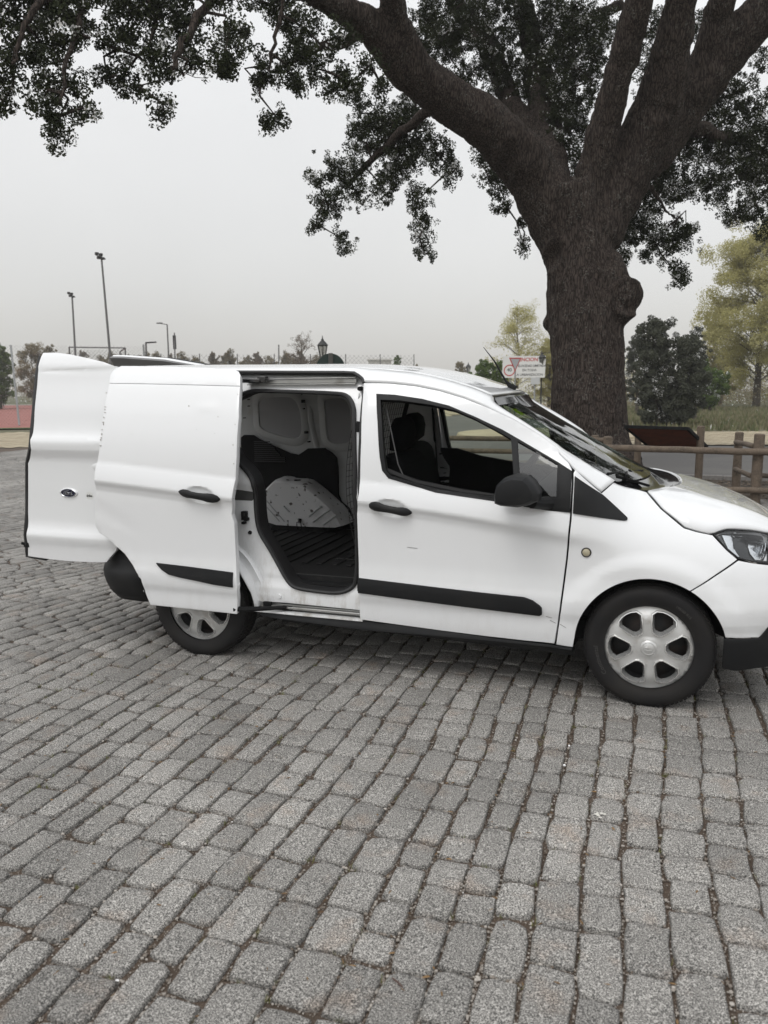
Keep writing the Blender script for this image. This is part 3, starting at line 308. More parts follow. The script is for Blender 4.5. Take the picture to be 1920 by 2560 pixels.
def sms(a, b, t):
    t = min(1.0, max(0.0, (t-a)/(b-a))); return t*t*(3-2*t)
CREASE_Z = [(-.8,1.10),(.145,1.035),(.6,1.0),(1.02,.963),(1.45,.925),(1.86,.872),(2.1,.835),(2.4,.79)]
BASE_Y = [(.10,.80),(.18,.825),(.25,.845),(.33,.860),(.40,.866),(.45,.880),(.50,.884),(.56,.877),(.64,.870),(.9,.867),(1.05,.858),(1.15,.850),(1.25,.836),(1.4,.797),(1.5,.757),(1.58,.716),(1.64,.674),(1.68,.63),(1.72,.56),(1.80,.50)]
CREASE_Y = [(-.06,0),(-.03,.009),(-.012,.019),(0,.023),(.02,.021),(.092,.005),(.105,0)]
HOOD_Z = [(2.15,1.19),(2.3,1.125),(2.4,1.09),(2.52,1.05),(2.68,1.008),(2.84,.963),(2.967,.912),(3.083,.852),(3.2,.77),(3.33,.62)]
HOOD_H = .42
def plan_w(x):
    """half width factor of the nose and tail seen from above"""
    if x > 2.4: return max(.02, 1-(min(.999, (x-2.4)/.94))**4)**.5
    if x < -.35: return 1-.05*((-.35-x)/.5)**2
    return 1.0
def side_y(x, z):
    """half width of the bodywork at length x and height z"""
    y = lerp_tab(BASE_Y, z)
    y += lerp_tab(CREASE_Y, z-lerp_tab(CREASE_Z, x))*(1-sms(1.9, 2.5, x))
    y -= .10*sms(1.1, 2.3, x)*sms(1.0, 1.35, z)
    r = ((x-2.489)**2+(z-.30)**2)**.5
    y += .014*(1-sms(.40, .48, r))
    w = sms(2.1, 2.42, x)
    if w > 0:
        zt = lerp_tab(HOOD_Z, x); q = (z-(zt-HOOD_H))/HOOD_H
        lo = .87*plan_w(x)
        if z < .62: lo = min(lerp_tab(BASE_Y, z)+.014*(1-sms(.40, .48, r)), 1)*plan_w(x)
        elif True: lo = (.87+.014*(1-sms(.40, .48, r)))*plan_w(x)
        hy = lo if q <= 0 else lo*max(0.0, 1-min(1, q)**2.2)**.25
        y = y*(1-w)+hy*w
    else: y *= plan_w(x)
    return y
def hood_z(x, y):
    w = .87*plan_w(x); zt = lerp_tab(HOOD_Z, x)
    k = min(1.0, abs(y)/w)
    return zt-HOOD_H+HOOD_H*max(0.0, 1-k**4)**(1/2.2)
LEAF_Y = [(0.35,0.875),(0.5,0.877),(0.6,0.881),(0.645,0.893),(0.665,0.895),(0.72,0.875),(0.76,0.869),(0.95,0.86),(1.13,0.855),(1.165,0.864),(1.2,0.876),(1.245,0.8766),(1.262,0.8696),(1.285,0.8488),(1.45,0.807),(1.6,0.762),(1.655,0.748),(1.668,0.742),(1.68,0.744),(1.74,0.72),(1.8,0.675),(1.86,0.62)]
def leaf_y(x, z): return lerp_tab(LEAF_Y, z)
def text_geo(body, size=1.0, depth=0.0, space=1.0, bold=0.0, align='CENTER'):
    cu = bpy.data.curves.new('t', 'FONT'); cu.body = body; cu.size = size; cu.extrude = depth; cu.align_x = align; cu.align_y = 'CENTER'; cu.space_character = space; cu.offset = bold; cu.resolution_u = 3
    o = bpy.data.objects.new('t', cu); me = bpy.data.meshes.new_from_object(o)
    V = [v.co.copy() for v in me.vertices]; F = [tuple(p.vertices) for p in me.polygons]
    bpy.data.objects.remove(o); bpy.data.meshes.remove(me); bpy.data.curves.remove(cu)
    return V, F
# ------------------------------------------------------------------ the van
P = PANELS
van = thing('delivery_van', (1.25,0,0), 'white panel van with its side door slid open and rear doors swung out', 'van')
MW = M['paint']
# --- nearside panels (side=-1) and their far twins (side=1)
fender = P['fender']
for side in (-1, 1):
    panel('fender', fender, side_y, MW, van, side=side, zstep=.016, step=.025)
    panel('front_bumper', P['bumper_up'], side_y, MW, van, side=side, zstep=.02, step=.025)
    bl = panel('bumper_skirt', P['bumper_lo'], side_y, M['plastic'], van, side=side, off=.006)
    panel('fender_trim', P['sail_fender'], side_y, M['plastic'], van, side=side, off=.009, th=.015, gap=.003, step=.02, zstep=.015)
# rear quarters: closed rear door edge at x = .14
q = [(.135,1.64),(.13,1.2),(.12,.85)]+arc((0,.30), .372, 72, 172, 14)+[(-.41,.60),(-.60,.62),(-.745,.64),(-.765,.80),(-.76,1.10),(-.745,1.45),(-.71,1.64)]
panel('rear_quarter', q, side_y, MW, van, side=-1)
q2 = [(.985,1.58),(.98,1.2),(.995,1.0),(.995,.31),(.39,.33)]+arc((0,.30), .372, 5, 172, 20)+[(-.40,.42),(-.60,.47),(-.74,.50),(-.775,.80),(-.77,1.10),(-.745,1.45),(-.71,1.64),(.90,1.636),(.955,1.618)]
panel('far_side_panel', q2, side_y, MW, van, side=1)
# sills
for side in (-1,1):
    o = panel('sill', [(.40,.305),(.88,.3045),(1.4526,.287),(1.758,.275),(1.9056,.2727),(2.1325,.2698),(2.1349,.224),(1.8312,.226),(1.4498,.2365),(.9985,.2535),(.407,.276)], lambda x,z: side_y(x,z)-.004+.02*sms(.305,.25,z)*sms(.24,.255,z), M['plastic'], van, side=side, th=.03, gap=0, zstep=.012)
# --- door aperture behind the sliding door
rec_y = lambda x, z: side_y(x, z)-.075+.055*sms(.47,.40,z)*sms(.33,.37,z)*0+.035*sms(.50,.385,z)
ro = [(.10,1.640),(.575,1.642),(.86,1.637),(.918,1.632),(.948,1.616),(.972,1.60),(.985,1.578),(.995,1.53),(1.003,1.1),(1.003,.352),(.547,.356),(.385,.352)]+arc((0,.30), .375, 8, 72, 10)+[(.10,.85)]
rec = panel('door_aperture', ro, rec_y, M['paint_dirty'], van, holes=[P['opening']], th=.02, gap=0, zstep=.02, step=.03, bevel=.004)
# inner wheel arch lip, follows the arch inside the aperture
rows = []
for i in range(15):
    a = math.radians(2+i*7.5); row = []
    for r, d in ((.372,-.005),(.385,-.062),(.405,-.070),(.425,-.060),(.44,-.074)):
        x, z = r*math.cos(a), .30+r*math.sin(a); row.append((x, -(side_y(x,z)+d), z))
    rows.append(row)
sheet('arch_lip', rows, MW, van, th=.008)
# opening seal
op = smooth_poly(P['opening'], 2)
MB().loop([(x, -(rec_y(x,z)+.006), z) for x, z in op], .0125, 8).build('door_seal', M['seal'], van)
ret = []; n = len(op)
V = []; F = []
ins = inset_poly(op, .012)
for (x, z), (xi, zi) in zip(op, ins):
    V += [(x, -(rec_y(x,z)-.004), z), (xi, -(rec_y(xi,zi)-.035), zi), (xi, -(rec_y(xi,zi)-.10), zi)]
for i in range(n):
    j = (i+1)%n; F += [(3*i,3*j,3*j+1,3*i+1),(3*i+1,3*j+1,3*j+2,3*i+2)]
mesh('opening_liner', V, F, M['seal'], van)
# aperture stampings: bolt, upper slot, latch striker, cap
rl = rec_y
def rpt(x, z, d=0): return (x, -(rl(x, z)+d), z)
MB().lathe([(-.012,.001),(-.012,.009),(0,.012),(.004,.012)], rpt(.322,.742), 'Y', 12).build('bolt', M['dark'], van)
MB().lathe([(-.004,.001),(-.004,.012),(.002,.014)], rpt(.51,.392,.002), 'Y', 16).build('drain_plug', M['paint_dirty'], van)
prism('hinge_slot', [(.14,.985),(.345,.985),(.352,.975),(.352,.935),(.34,.925),(.14,.925)], -(rl(.3,.95)+.003), -(rl(.3,.95)-.02), mat('slot_shade_grey', (.06,.06,.06), .6), van)  # solid bar, its dark grey stands in for the shade inside the slot
mb = MB()
for k, (x, z, dx, dz) in enumerate(((.30,.842,.03,.05),(.312,.822,.025,.018),(.295,.80,.02,.014),(.31,.855,.012,.02))): mb.box((x, -(rl(x,z)+.02), z), (dx,.03,dz))
mb.build('door_latch', M['dark'], van, bevel=.003)
# lower rail, arm and upper rail
mb = MB(); mb.box((.70,-.815,.332), (.60,.05,.012)); mb.box((.70,-.795,.318), (.62,.02,.05)); mb.pieces('lower_rail', M['alu'], van, bevel=.002)
mb = MB(); mb.box((.69,-.842,.305), (.66,.03,.012)); mb.build('rail_lip', M['paint_dirty'], van)
mb = MB(); mb.box((.44,-.835,.343), (.05,.018,.028)); mb.box((.56,-.828,.328), (.06,.02,.022)); mb.pieces('rail_bracket', M['dark'], van, bevel=.002)
mb = MB(); mb.tube([(.29,-.955,.335),(.36,-.935,.333),(.46,-.89,.334),(.56,-.84,.335)], [.016,.015,.013,.010], 8); mb.build('door_arm', M['dark'], van)
mb = MB(); mb.box((.60,-.655,1.588), (.66,.012,.020)); mb.box((.60,-.662,1.604), (.66,.02,.006)); mb.box((.60,-.667,1.572), (.66,.02,.005)); mb.pieces('upper_rail', M['alu'], van, bevel=.0015)
mb = MB(); mb.box((.32,-.70,1.594), (.12,.06,.022)); mb.box((.385,-.70,1.600), (.05,.045,.034)); mb.build('roller_bracket', M['gloss'], van, bevel=.004)
# roof drip seal
dl = [(x, -(side_y(x,z)-.004), z-.006) for x, z in [(.10,1.649)]+[tuple(p) for p in P['roof_low']]]
mb = MB(); mb.tube(dl, .010, 8); mb.build('drip_seal', M['seal'], van)
rows = [[(x, -(side_y(x,z)-.004), z-.004), (x, -(side_y(x,z)-.05), z-.018), (x, -(side_y(x,z)-.10), z-.05)] for x, z in [(.10,1.649)]+[tuple(p) for p in P['roof_low'][:4]]]
sheet('roof_return', rows, M['gloss'], van)
# B pillar edge strip ahead of the aperture
panel('pillar_strip', [(.985,1.555),(1.013,1.53),(1.022,1.26),(1.020,1.03),(1.004,1.00),(.997,1.05),(.994,1.3)], lambda x,z: side_y(x,z)-.022, M['seal'], van, gap=0, bevel=.002)
panel('pillar_hinge', [(.962,1.375),(.985,1.372),(.988,1.318),(.965,1.318)], lambda x,z: side_y(x,z)-.05, M['dark'], van, gap=0)
# --- front doors
HX, HZ = 1.198, .930
dent = lambda x, z: -.020*max(0, 1-((x-HX)/.088)**2-((z-HZ+.11*(x-HX))/.047)**2)**.7 if ((x-HX)/.088)**2+((z-HZ+.11*(x-HX))/.047)**2 < 1 else 0
def smallding(x, z): return -.0015*math.exp(-((x-1.30)**2+(z-.73)**2)/.0003)
doors = {}
for side in (-1,1):
    shift = (lambda pl: [(x-.075*sms(1.5,1.15,x), z) for x, z in pl]) if side > 0 else (lambda pl: pl)
    WO, WM = shift(P['win_outer']), shift(P['win_main'])
    fd = panel('front_door', P['front_door'], side_y, MW, van, holes=[inset_poly(WO, .012)], side=side, th=.03, zstep=.014, dents=(dent, smallding),
               xs=[HX-.09+.012*i for i in range(16)], zs=[HZ-.055+.011*i for i in range(11)])
    doors[side] = fd
    panel('window_frame', WO, side_y, M['plastic'], fd, holes=[WM, P['win_quarter']], side=side, off=.003, th=.035, gap=.002, bevel=.003, step=.03)
    panel('door_window' if side > 0 else 'window_slot', WM if side > 0 else [(1.145,1.14),(1.32,1.075),(1.57,1.034),(1.80,1.012),(1.80,1.008),(1.57,1.024),(1.32,1.064),(1.15,1.12)], side_y, M['glass'] if side > 0 else M['seal'], fd, side=side, off=-.018, th=.0, gap=-.002, bevel=0)
    panel('quarter_glass', P['win_quarter'], side_y, M['quarter'], fd, side=side, off=-.012, th=0, gap=-.003, bevel=0)
    panel('door_trim', P['trim_front'], side_y, M['plastic'], fd, side=side, off=.010, th=.014, gap=0, bevel=.004, zstep=.015)
    # mirror triangle cover joining the frame
    panel('mirror_cover', [(1.86,.972),(2.1036,.9445),(2.1036,1.140),(2.055,1.168),(2.043,1.160),(2.043,1.012),(1.87,1.018)], side_y, M['plastic'], fd, side=side, off=.007, th=.02, gap=.001, bevel=.004)
    # inner door card
    panel('door_card', [(1.01,.33),(2.03,.30),(2.06,.70),(2.06,.985),(1.84,1.00),(1.57,1.03),(1.32,1.07),(1.15,1.12),(1.02,1.12)], side_y, M['dark'], fd, side=side, off=-.075, th=.02, gap=0)
    # handle
    def hp(x, z, d): return (x, side*(side_y(x,z)+d), z)
    mb = MB(); K = [(1.078,.9415,.004,.008),(1.092,.942,.010,.016),(1.115,.942,.020,.021),(1.14,.940,.027,.021),(1.165,.934,.029,.017),(1.20,.929,.030,.0155),(1.235,.923,.029,.016),(1.262,.919,.022,.019),(1.285,.916,.014,.017),(1.30,.914,.008,.010),(1.308,.913,.003,.004)]
    V = []; F = []; m = 10
    for x, z, d, r in K:
        for k in range(m):
            a = 2*math.pi*k/m; c = hp(x, z, d); V.append((c[0], c[1]+.012*math.cos(a)*(1 if r > .01 else .5), z+1.22*r*math.sin(a)))
    for i in range(len(K)-1):
        for k in range(m): F.append((i*m+k, i*m+(k+1)%m, (i+1)*m+(k+1)%m, (i+1)*m+k))
    F += [tuple(range(m)), tuple((len(K)-1)*m+k for k in range(m))]
    mb.add(V, F).build('door_handle', M['plastic'], fd, 60)
    # mirror
    mp = [(p[0], p[2]) for p in P['mirror']]; cx = sum(p[0] for p in mp)/len(mp); cz = sum(p[1] for p in mp)/len(mp); mp = [(x*.88+q*.12, z*.88+r*.12) for (x,z),(q,r) in zip(mp, mp[1:]+mp[:1])]
    V = []; F = []; m = len(mp); secs = ((-.905,.86,.0),(-.925,.96,0),(-.96,1.0,0),(-1.04,1.0,0),(-1.070,.93,-.004),(-1.088,.80,-.008),(-1.093,.55,-.012))
    for yy, s_, dx in secs:
        for x, z in mp: V.append((cx+(x-cx)*s_+dx, -side*yy*1.0, cz+(z-cz)*s_))
    for i in range(len(secs)-1):
        for k in range(m): F.append((i*m+k, i*m+(k+1)%m, (i+1)*m+(k+1)%m, (i+1)*m+k))
    F += [tuple(range(m)), tuple((len(secs)-1)*m+k for k in range(m))]
    mi = MB().add(V, F).build('wing_mirror', M['plastic'], fd, 30)
    mb = MB(); mb.tube([(2.0,side*.85,.985),(1.96,side*.90,.99),(1.93,side*.95,1.0)], [.035,.03,.03], 10); mb.build('mirror_arm', M['plastic'], fd)
# thin scratch marks on the near door
mb = MB()
for x0, z0, x1, z1 in ((1.28,.728,1.335,.725),(2.02,.400,2.05,.388),(2.07,.387,2.10,.372),(2.0,.42,2.03,.414)):
    mb.bar((x0, -(side_y(x0,z0)+.0012), z0), (x1, -(side_y(x1,z1)+.0012), z1), .0012, .0016)
mb.pieces('scratch', M['pink'], doors[-1])
# fuel flap button / side repeater on the fender
o = MB().lathe([(-.010,.001),(-.009,.010),(-.006,.0175),(0,.019),(.004,.020)], (2.185, -(side_y(2.185,.755)+.001), .755), 'Y', 24).build('side_indicator', M['amber'], van)
MB().lathe([(-.004,.0195),(-.004,.0235),(.003,.0245)], (2.185, -(side_y(2.185,.755)+.001), .755), 'Y', 24).build('indicator_ring', M['steel'], o)

# --- roof, cant rails, pillars
RE = [(-.72,-.60,1.672),(-.3,-.60,1.671)]+[tuple(p) for p in P['roof_edge']]
SE = [tuple(p) for p in P['screen_edge']]
def re_z(x): return lerp_tab([(p[0],p[2]) for p in RE], x)
crown = [(-.75,.04),(.6,.034),(1.26,.030),(1.7,.028)]
roof_x = [-.72+.06*i for i in range(40)]; roof_x = [x for x in roof_x if x < 1.60]+[1.60,1.63,1.655]
rows = []
for x in roof_x:
    row = []
    for k in range(25):
        s = -1+2*k/24; y = .60*s; xx = x+(.045*(1-s*s) if x > 1.5 else 0)*sms(1.4,1.655,x)
        rib = .004*math.exp(-((abs(y)-.40)/.02)**2)*sms(1.55,1.4,x)
        row.append((xx, y, re_z(min(x,1.66))+lerp_tab(crown, x)*(1-s*s)-rib-(.018*(1-s*s)*sms(1.4,1.655,x))))
    rows.append(row)
roof = sheet('roof', rows, MW, van, th=.015, flip=True)
low = [(x, -side_y(x,z), z) for x, z in [(-.72,1.652),(-.3,1.652)]+[tuple(p) for p in P['roof_low'][:3]]]
for side in (-1,1):
    rr = []
    lo_a = resample(low, 20); up_a = resample([p for p in RE if p[0] < .80]+[(.86,-.6,re_z(.86))], 20)
    lo_b = resample([low[-1]]+[(x, -side_y(x,z), z) for x, z in P['roof_low'][3:]]+[tuple(p) for p in P['gap_front'][1:]], 60)
    up_b = resample([(.86,-.6,re_z(.86))]+[p for p in RE if .87 < p[0] < 1.655]+SE, 60)
    for L_, U_ in list(zip(lo_a, up_a))+list(zip(lo_b, up_b))[1:]:
        row = []
        for k in range(9):
            t = k/8; p = L_.lerp(U_, t); b = math.sin(math.pi*t)*min(.022, .16*(U_-L_).length)*sms(2.27,1.85,U_.x); row.append((p.x, side*(-p.y+b*.6) , p.z+b*.8))
        rr.append(row)
    sheet('cant_rail', rr, MW, van, th=.012, flip=(side < 0))
# windscreen
rows = []
for i in range(25):
    u = i/24; e = resample(SE, 25)[i]; row = []
    for k in range(21):
        s = -1+2*k/20; row.append((e.x+.006+(.045+.115*u)*(1-s*s), s*(abs(e.y)-.002), e.z-.006+(.010+.0*u)*(1-s*s)-.035*u*(1-s*s)))
    rows.append(row)
ws = sheet('windscreen', rows, M['screen'], van, flip=True)
# black frit band round the glass
def on_ws(u, s, d=.002):
    e = SEr[min(24, max(0, int(u*24)))]; e2 = SEr[min(24, int(u*24)+1)]; t = u*24-int(u*24); e = e.lerp(e2, t)
    return Vector((e.x+.006+(.045+.115*u)*(1-s*s)-d*.55, s*(abs(e.y)-.002), e.z-.006+.010*(1-s*s)-.035*u*(1-s*s)-d*.8))
SEr = resample(SE, 25)
V = []; F = []
def strip(pa, pb):
    n0 = len(V); 
    for a, b in zip(pa, pb): V.append(a); V.append(b)
    for i in range(len(pa)-1): F.append((n0+2*i, n0+2*i+2, n0+2*i+3, n0+2*i+1))
S21 = [-1+i/15 for i in range(31)]; U21 = [i/30 for i in range(31)]
strip([on_ws(0,s) for s in S21], [on_ws(.13 if abs(s) < .3 else .07,s) for s in S21])
strip([on_ws(1,s) for s in S21], [on_ws(.90,s) for s in S21])
strip([on_ws(u,-1) for u in U21], [on_ws(u,-.94) for u in U21]); strip([on_ws(u,1) for u in U21], [on_ws(u,.94) for u in U21])
mesh('windscreen_frit', V, F, M['gloss'], ws)
o = mesh('windscreen_sticker', [on_ws(.115,-.80,.004), on_ws(.115,-.68,.004), on_ws(.19,-.68,.004), on_ws(.19,-.80,.004)], [(0,1,2,3)], M['lime'], ws)
tv, tf = text_geo('17', .034, 0, 1, .001)
sx = (on_ws(.15,-.70,.0)-on_ws(.15,-.78,.0)).normalized(); sz = (on_ws(.14,-.74,.0)-on_ws(.17,-.74,.0)).normalized(); so_ = on_ws(.152,-.74,-.001)
mesh('sticker_number', [so_+sx*v.x+sz*v.y for v in tv], tf, M['ink'], ws, 0)
# cowl
rows = []
for i in range(4):
    t = i/3; row = []
    for k in range(21):
        s = -1+2*k/20; e = SE[-1]; a = Vector((e[0]+.006+.16*(1-s*s), s*.69, e[2]-.006-.025*(1-s*s)-.01))
        bx0 = 2.450+.170*(1-abs(s)**2.4); yb = side_y(2.455,1.0287)-.006; b = Vector((bx0, s*yb, hood_z(bx0, s*yb)-.008)); p = a.lerp(b, t); row.append((p.x, p.y, p.z-.045*math.sin(math.pi*t)*(1-s**4)))
    rows.append(row)
cw = sheet('cowl_panel', rows, M['gloss'], van, flip=True)
mb = MB()
for y0, y1 in ((-.56,-.02),(-.02,.50)):
    a = Vector((2.42,y0+.30,1.04)); b = Vector((2.33,y1-.06,1.09)); c = Vector((2.35,y0-.02,1.095))
    mb.bar(a, (b+c)/2+Vector((.012,0,.012)), .016, .010)
    mb.bar(c, b, .012, .022)
mb.bar((2.455,-.42,1.035),(2.30,-.60,1.10),.02,.012); mb.bar((2.26,-.655,1.112),(2.42,-.10,1.075),.012,.02)
mb.pieces('wiper', M['dark'], van, bevel=.002)
# bonnet: panel in (x, y) laid on hood_z
gap = [(2.36,.64)]+[(x, side_y(x,z)) for x, z in P['hood_gap'][:5]]
rows = []
g2 = [tuple(p) for p in [(x, abs(side_y(x,z))) for x, z in P['hood_gap']]]
fr = g2+[(3.24,.50)]
for i in range(37):
    u = i/36; row = []
    ex = resample([(a,b,0) for a, b in g2], 37)[i]
    for k in range(25):
        s = -1+2*k/24; a = abs(s)
        xc = 2.62+(3.255-2.62)*u    # centre line
        x = ex.x+(xc-ex.x)*(1-a**2.4); y = s*ex.y
        z = hood_z(x, y)+.008*math.exp(-((a-.62)/.10)**2)*sms(0,.15,u)*sms(1,.8,u)+.001
        row.append((x, y, z))
    rows.append(row)
sheet('bonnet', rows, MW, van, th=.012, flip=True)
# --- headlamps
for side in (-1,1):
    hl = panel('headlamp', P['headlamp'], side_y, M['gloss'], van, side=side, off=-.035, th=.01, gap=.001, bevel=0)
    panel('lamp_lens', P['headlamp'], side_y, M['lens'], hl, side=side, off=-.001, th=0, gap=.002, bevel=0)
    panel('reflector', P['headlamp_in1'], side_y, M['chrome'], hl, side=side, off=-.022, th=.006, gap=.002, bevel=.002)
    panel('reflector', P['headlamp_in2'], side_y, M['chrome'], hl, side=side, off=-.025, th=.006, gap=.002, bevel=.002)
    mb = MB().lathe([(-.01,.001),(-.012,.03),(.02,.045)], (2.985, side*(side_y(2.985,.775)-.02), .775), 'Y', 20); mb.build('projector_lens', M['lens'], hl)
    hlp = smooth_poly(P['headlamp'],0)
    MB().loop([(x, side*(side_y(x,z)+.001), z) for x, z in inset_poly(hlp,.004)], .0035, 6).build('lamp_seal', M['seal'], hl)
# nose closing panel, grille
mb = MB(); mb.box((3.17,0,.56), (.10,1.25,.30)); mb.build('grille', M['plastic'], van, bevel=.02)
mb = MB(); mb.box((3.15,0,.33), (.16,1.35,.20)); mb.build('front_valance', M['plastic'], van, bevel=.03)

# --- sliding door
sd_y = lambda x, z: side_y(x+.70, z)+.105
SX = .70
sd = panel('sliding_door', P['sd_panel'], sd_y, MW, van, th=.035, zstep=.014, gap=0, bevel=.004, dents=(lambda x,z: -.020*max(0,1-((x-.125)/.088)**2-((z-.975+.11*(x-.125))/.047)**2)**.7 if ((x-.125)/.088)**2+((z-.975+.11*(x-.125))/.047)**2 < 1 else 0,
   lambda x,z: .0030*math.exp(-((x-.13)**2/.004+(z-1.45)**2/.0006))-.0025*math.exp(-((x-.015)**2+(z-1.455)**2)/.0002), lambda x,z: -.003*sms(.80,.74,z-.55*max(0,(-.30-x)))*sms(-.25,-.45,x)*sms(.69,.74,z-.4*(-.3-x))),
   xs=[.125-.09+.012*i for i in range(16)], zs=[.975-.055+.011*i for i in range(11)])
panel('top_rail_cover', P['sd_top'], sd_y, MW, sd, th=.035, gap=0, bevel=.004, off=.001)
inner = [(p[0],p[1]) for p in P['sd_panel']]
panel('inner_skin', inset_poly(inner,.03), sd_y, M['inner'], sd, th=.02, gap=0, off=-.06, bevel=.006)
MB().tube([(x-.012, -(sd_y(x,z)-.040), z) for x, z in [(.300,1.55),(.325,1.35),(.328,1.1),(.318,1.0),(.300,.88),(.314,.80),(.316,.65),(.322,.48),(.303,.335)]], .011, 8).build('door_edge_seal', mat('stained_seal', (.20,.15,.12), .7, noise=(20,5,(.55,.53,.5),.4,.6)), sd)
panel('door_trim', P['trim_sd'], sd_y, M['plastic'], sd, off=.010, th=.014, gap=0, bevel=.004, zstep=.015)
K = [(.252,.957,.003,.005),(.240,.959,.010,.015),(.22,.963,.020,.021),(.19,.967,.027,.021),(.165,.970,.029,.017),(.13,.974,.030,.0155),(.09,.979,.029,.016),(.062,.983,.022,.019),(.03,.987,.014,.017),(.008,.989,.008,.010),(-.002,.990,.003,.004)]
V = []; F = []; m = 10
for x, z, d, r in K:
    for k in range(m):
        a = 2*math.pi*k/m; V.append((x, -(sd_y(x,z)+d)+.012*math.cos(a)*(1 if r > .01 else .5), z+1.22*r*math.sin(a)))
for i in range(len(K)-1):
    for k in range(m): F.append((i*m+k, i*m+(k+1)%m, (i+1)*m+(k+1)%m, (i+1)*m+k))
F += [tuple(range(m)), tuple((len(K)-1)*m+k for k in range(m))]
MB().add(V, F).build('door_handle', M['plastic'], sd, 60)
mb = MB()   # chips in the paint of the sliding door
for x, z, r in ((.015,1.457,.005),(-.34,1.30,.0022),(.21,1.40,.003),(.085,1.33,.002),(.20,1.31,.0022),(.318,1.25,.004),(.32,1.36,.003),(.326,1.15,.004),(-.10,1.365,.002),(.31,1.52,.003)):
    mb.lathe([(-.0014,.0002),(-.0012,r)], (x, -(sd_y(x,z)), z), 'Y', 7)
for k in range(15):
    z = 1.22+.32*rnd.random(); x = lerp_tab([(1.2,-.549),(1.39,-.541),(1.60,-.566)], z); mb.box((x+rnd.uniform(0,.006), -(sd_y(x,z)+.002), z), (rnd.uniform(.003,.010),.003,rnd.uniform(.003,.010)))
tag(mb.build('paint_chips', mat('primer_chips', (.50,.49,.46), .8), sd), kind='stuff')

# --- near rear door leaf, open at a right angle
lf = panel('rear_door', P['leaf'], leaf_y, MW, van, th=.03, gap=0, bevel=.004, zstep=.02)
il = inset_poly(P['leaf'], .035)
panel('inner_skin', il, leaf_y, M['inner'], lf, th=.02, gap=0, off=-.055, bevel=.006)
lp = P['leaf'][-12:]; edge = [p for p in lp[::-1] if p[0] < -1.05][:9]
mb = MB()
for off, r, dx in ((-.020,.019,-.016),(-.045,.020,-.030)):
    mb.tube([(x+dx, -(leaf_y(x,z)+off), z) for x, z in edge], r, 8)
mb.build('door_seal', M['seal'], lf)
mb = MB(); mb.box((-1.20,-.86,.60), (.04,.05,.03)); mb.bar((-1.20,-.87,.60),(-1.235,-.885,.61),.016); mb.build('door_latch', M['dark'], lf, bevel=.003)
# badge: oval with script lettering
bx, bz = -.8635, .9365
by = -(leaf_y(bx,bz))
bd = MB(); 
prof = [(.000,1.16),(-.004,1.14),(-.0075,1.04),(-.008,1.0)]
def oval(k, y, rx=.058, rz=.026, n=48): return [(bx+rx*k*math.cos(2*math.pi*i/n), by+y, bz+rz*k*math.sin(2*math.pi*i/n)) for i in range(n)]
V = []; F = []
for y, k in prof: V += oval(k if k <= 1.05 else 1+(k-1)*1.0, y)
for i in range(3):
    for k in range(48): F.append((i*48+k, i*48+(k+1)%48, (i+1)*48+(k+1)%48, (i+1)*48+k))
badge = MB().add(V, F).build('badge', M['paint'], lf, 60)
V = oval(1.0,-.008)+oval(.93,-.0105)+oval(.86,-.0085); F = []
for i in range(2):
    for k in range(48): F.append((i*48+k, i*48+(k+1)%48, (i+1)*48+(k+1)%48, (i+1)*48+k))
MB().add(V, F).build('badge_rim', M['chrome2'], lf, 60)
MB().add(oval(.90,-.0088), [tuple(range(48))]).build('badge_field', M['navy'], lf, 0)
def script(strokes, r, ox, oz, s, y, name, m, par):
    mb = MB()
    for st in strokes:
        Pp = [Vector((ox+a*s, y, oz+b*s)) for a, b in st]
        Q = []
        for i in range(len(Pp)-1):
            p0, p1, p2, p3 = Pp[max(i-1,0)], Pp[i], Pp[i+1], Pp[min(i+2,len(Pp)-1)]
            for k in range(4):
                t = k/4; Q.append(.5*((2*p1)+(p2-p0)*t+(2*p0-5*p1+4*p2-p3)*t*t+(3*p1-p0-3*p2+p3)*t**3))
        Q.append(Pp[-1]); mb.tube(Q, r, 6)
    return mb.build(name, m, par, 60)
FORD = [[(-.60,.30),(-.85,.25),(-1.0,.0),(-.88,-.16),(-.72,-.05),(-.80,.08)],[(-.62,.16),(-.35,.34),(.0,.36),(.25,.46)],[(-.28,.34),(-.42,.0),(-.62,-.35),(-.85,-.42),(-.95,-.30)],[(-.58,-.02),(-.25,.06)],
        [(-.02,.05),(-.20,.0),(-.26,-.22),(-.12,-.34),(.04,-.22),(.04,-.02),(-.06,.06),(.10,.02)],[(.14,.06),(.18,-.05),(.12,-.32)],[(.16,-.08),(.28,.05),(.38,.04)],
        [(.72,.0),(.52,.03),(.42,-.20),(.50,-.34),(.66,-.24),(.76,-.02)],[(.92,.40),(.80,.08),(.70,-.22),(.80,-.34),(1.0,-.22)]]
script(FORD, .0016, bx, bz, .036, by-.0105, 'badge_script', M['chrome2'], lf)
sx0, sz0 = P['sticker'][0]
sy0 = -(leaf_y(sx0,sz0))
st = mesh('sticker', [(sx0+.026*math.cos(2*math.pi*i/32), sy0-.0008-.0, sz0+.026*math.sin(2*math.pi*i/32)) for i in range(32)], [tuple(range(32))], M['stick'], lf, 0)
tv, tf = text_geo('dribe', .021, 0, .95, .0004)
mesh('sticker_text', [(sx0-.001+v.x, sy0-.0022, sz0+v.y) for v in tv], tf, M['ink'], lf, 0)
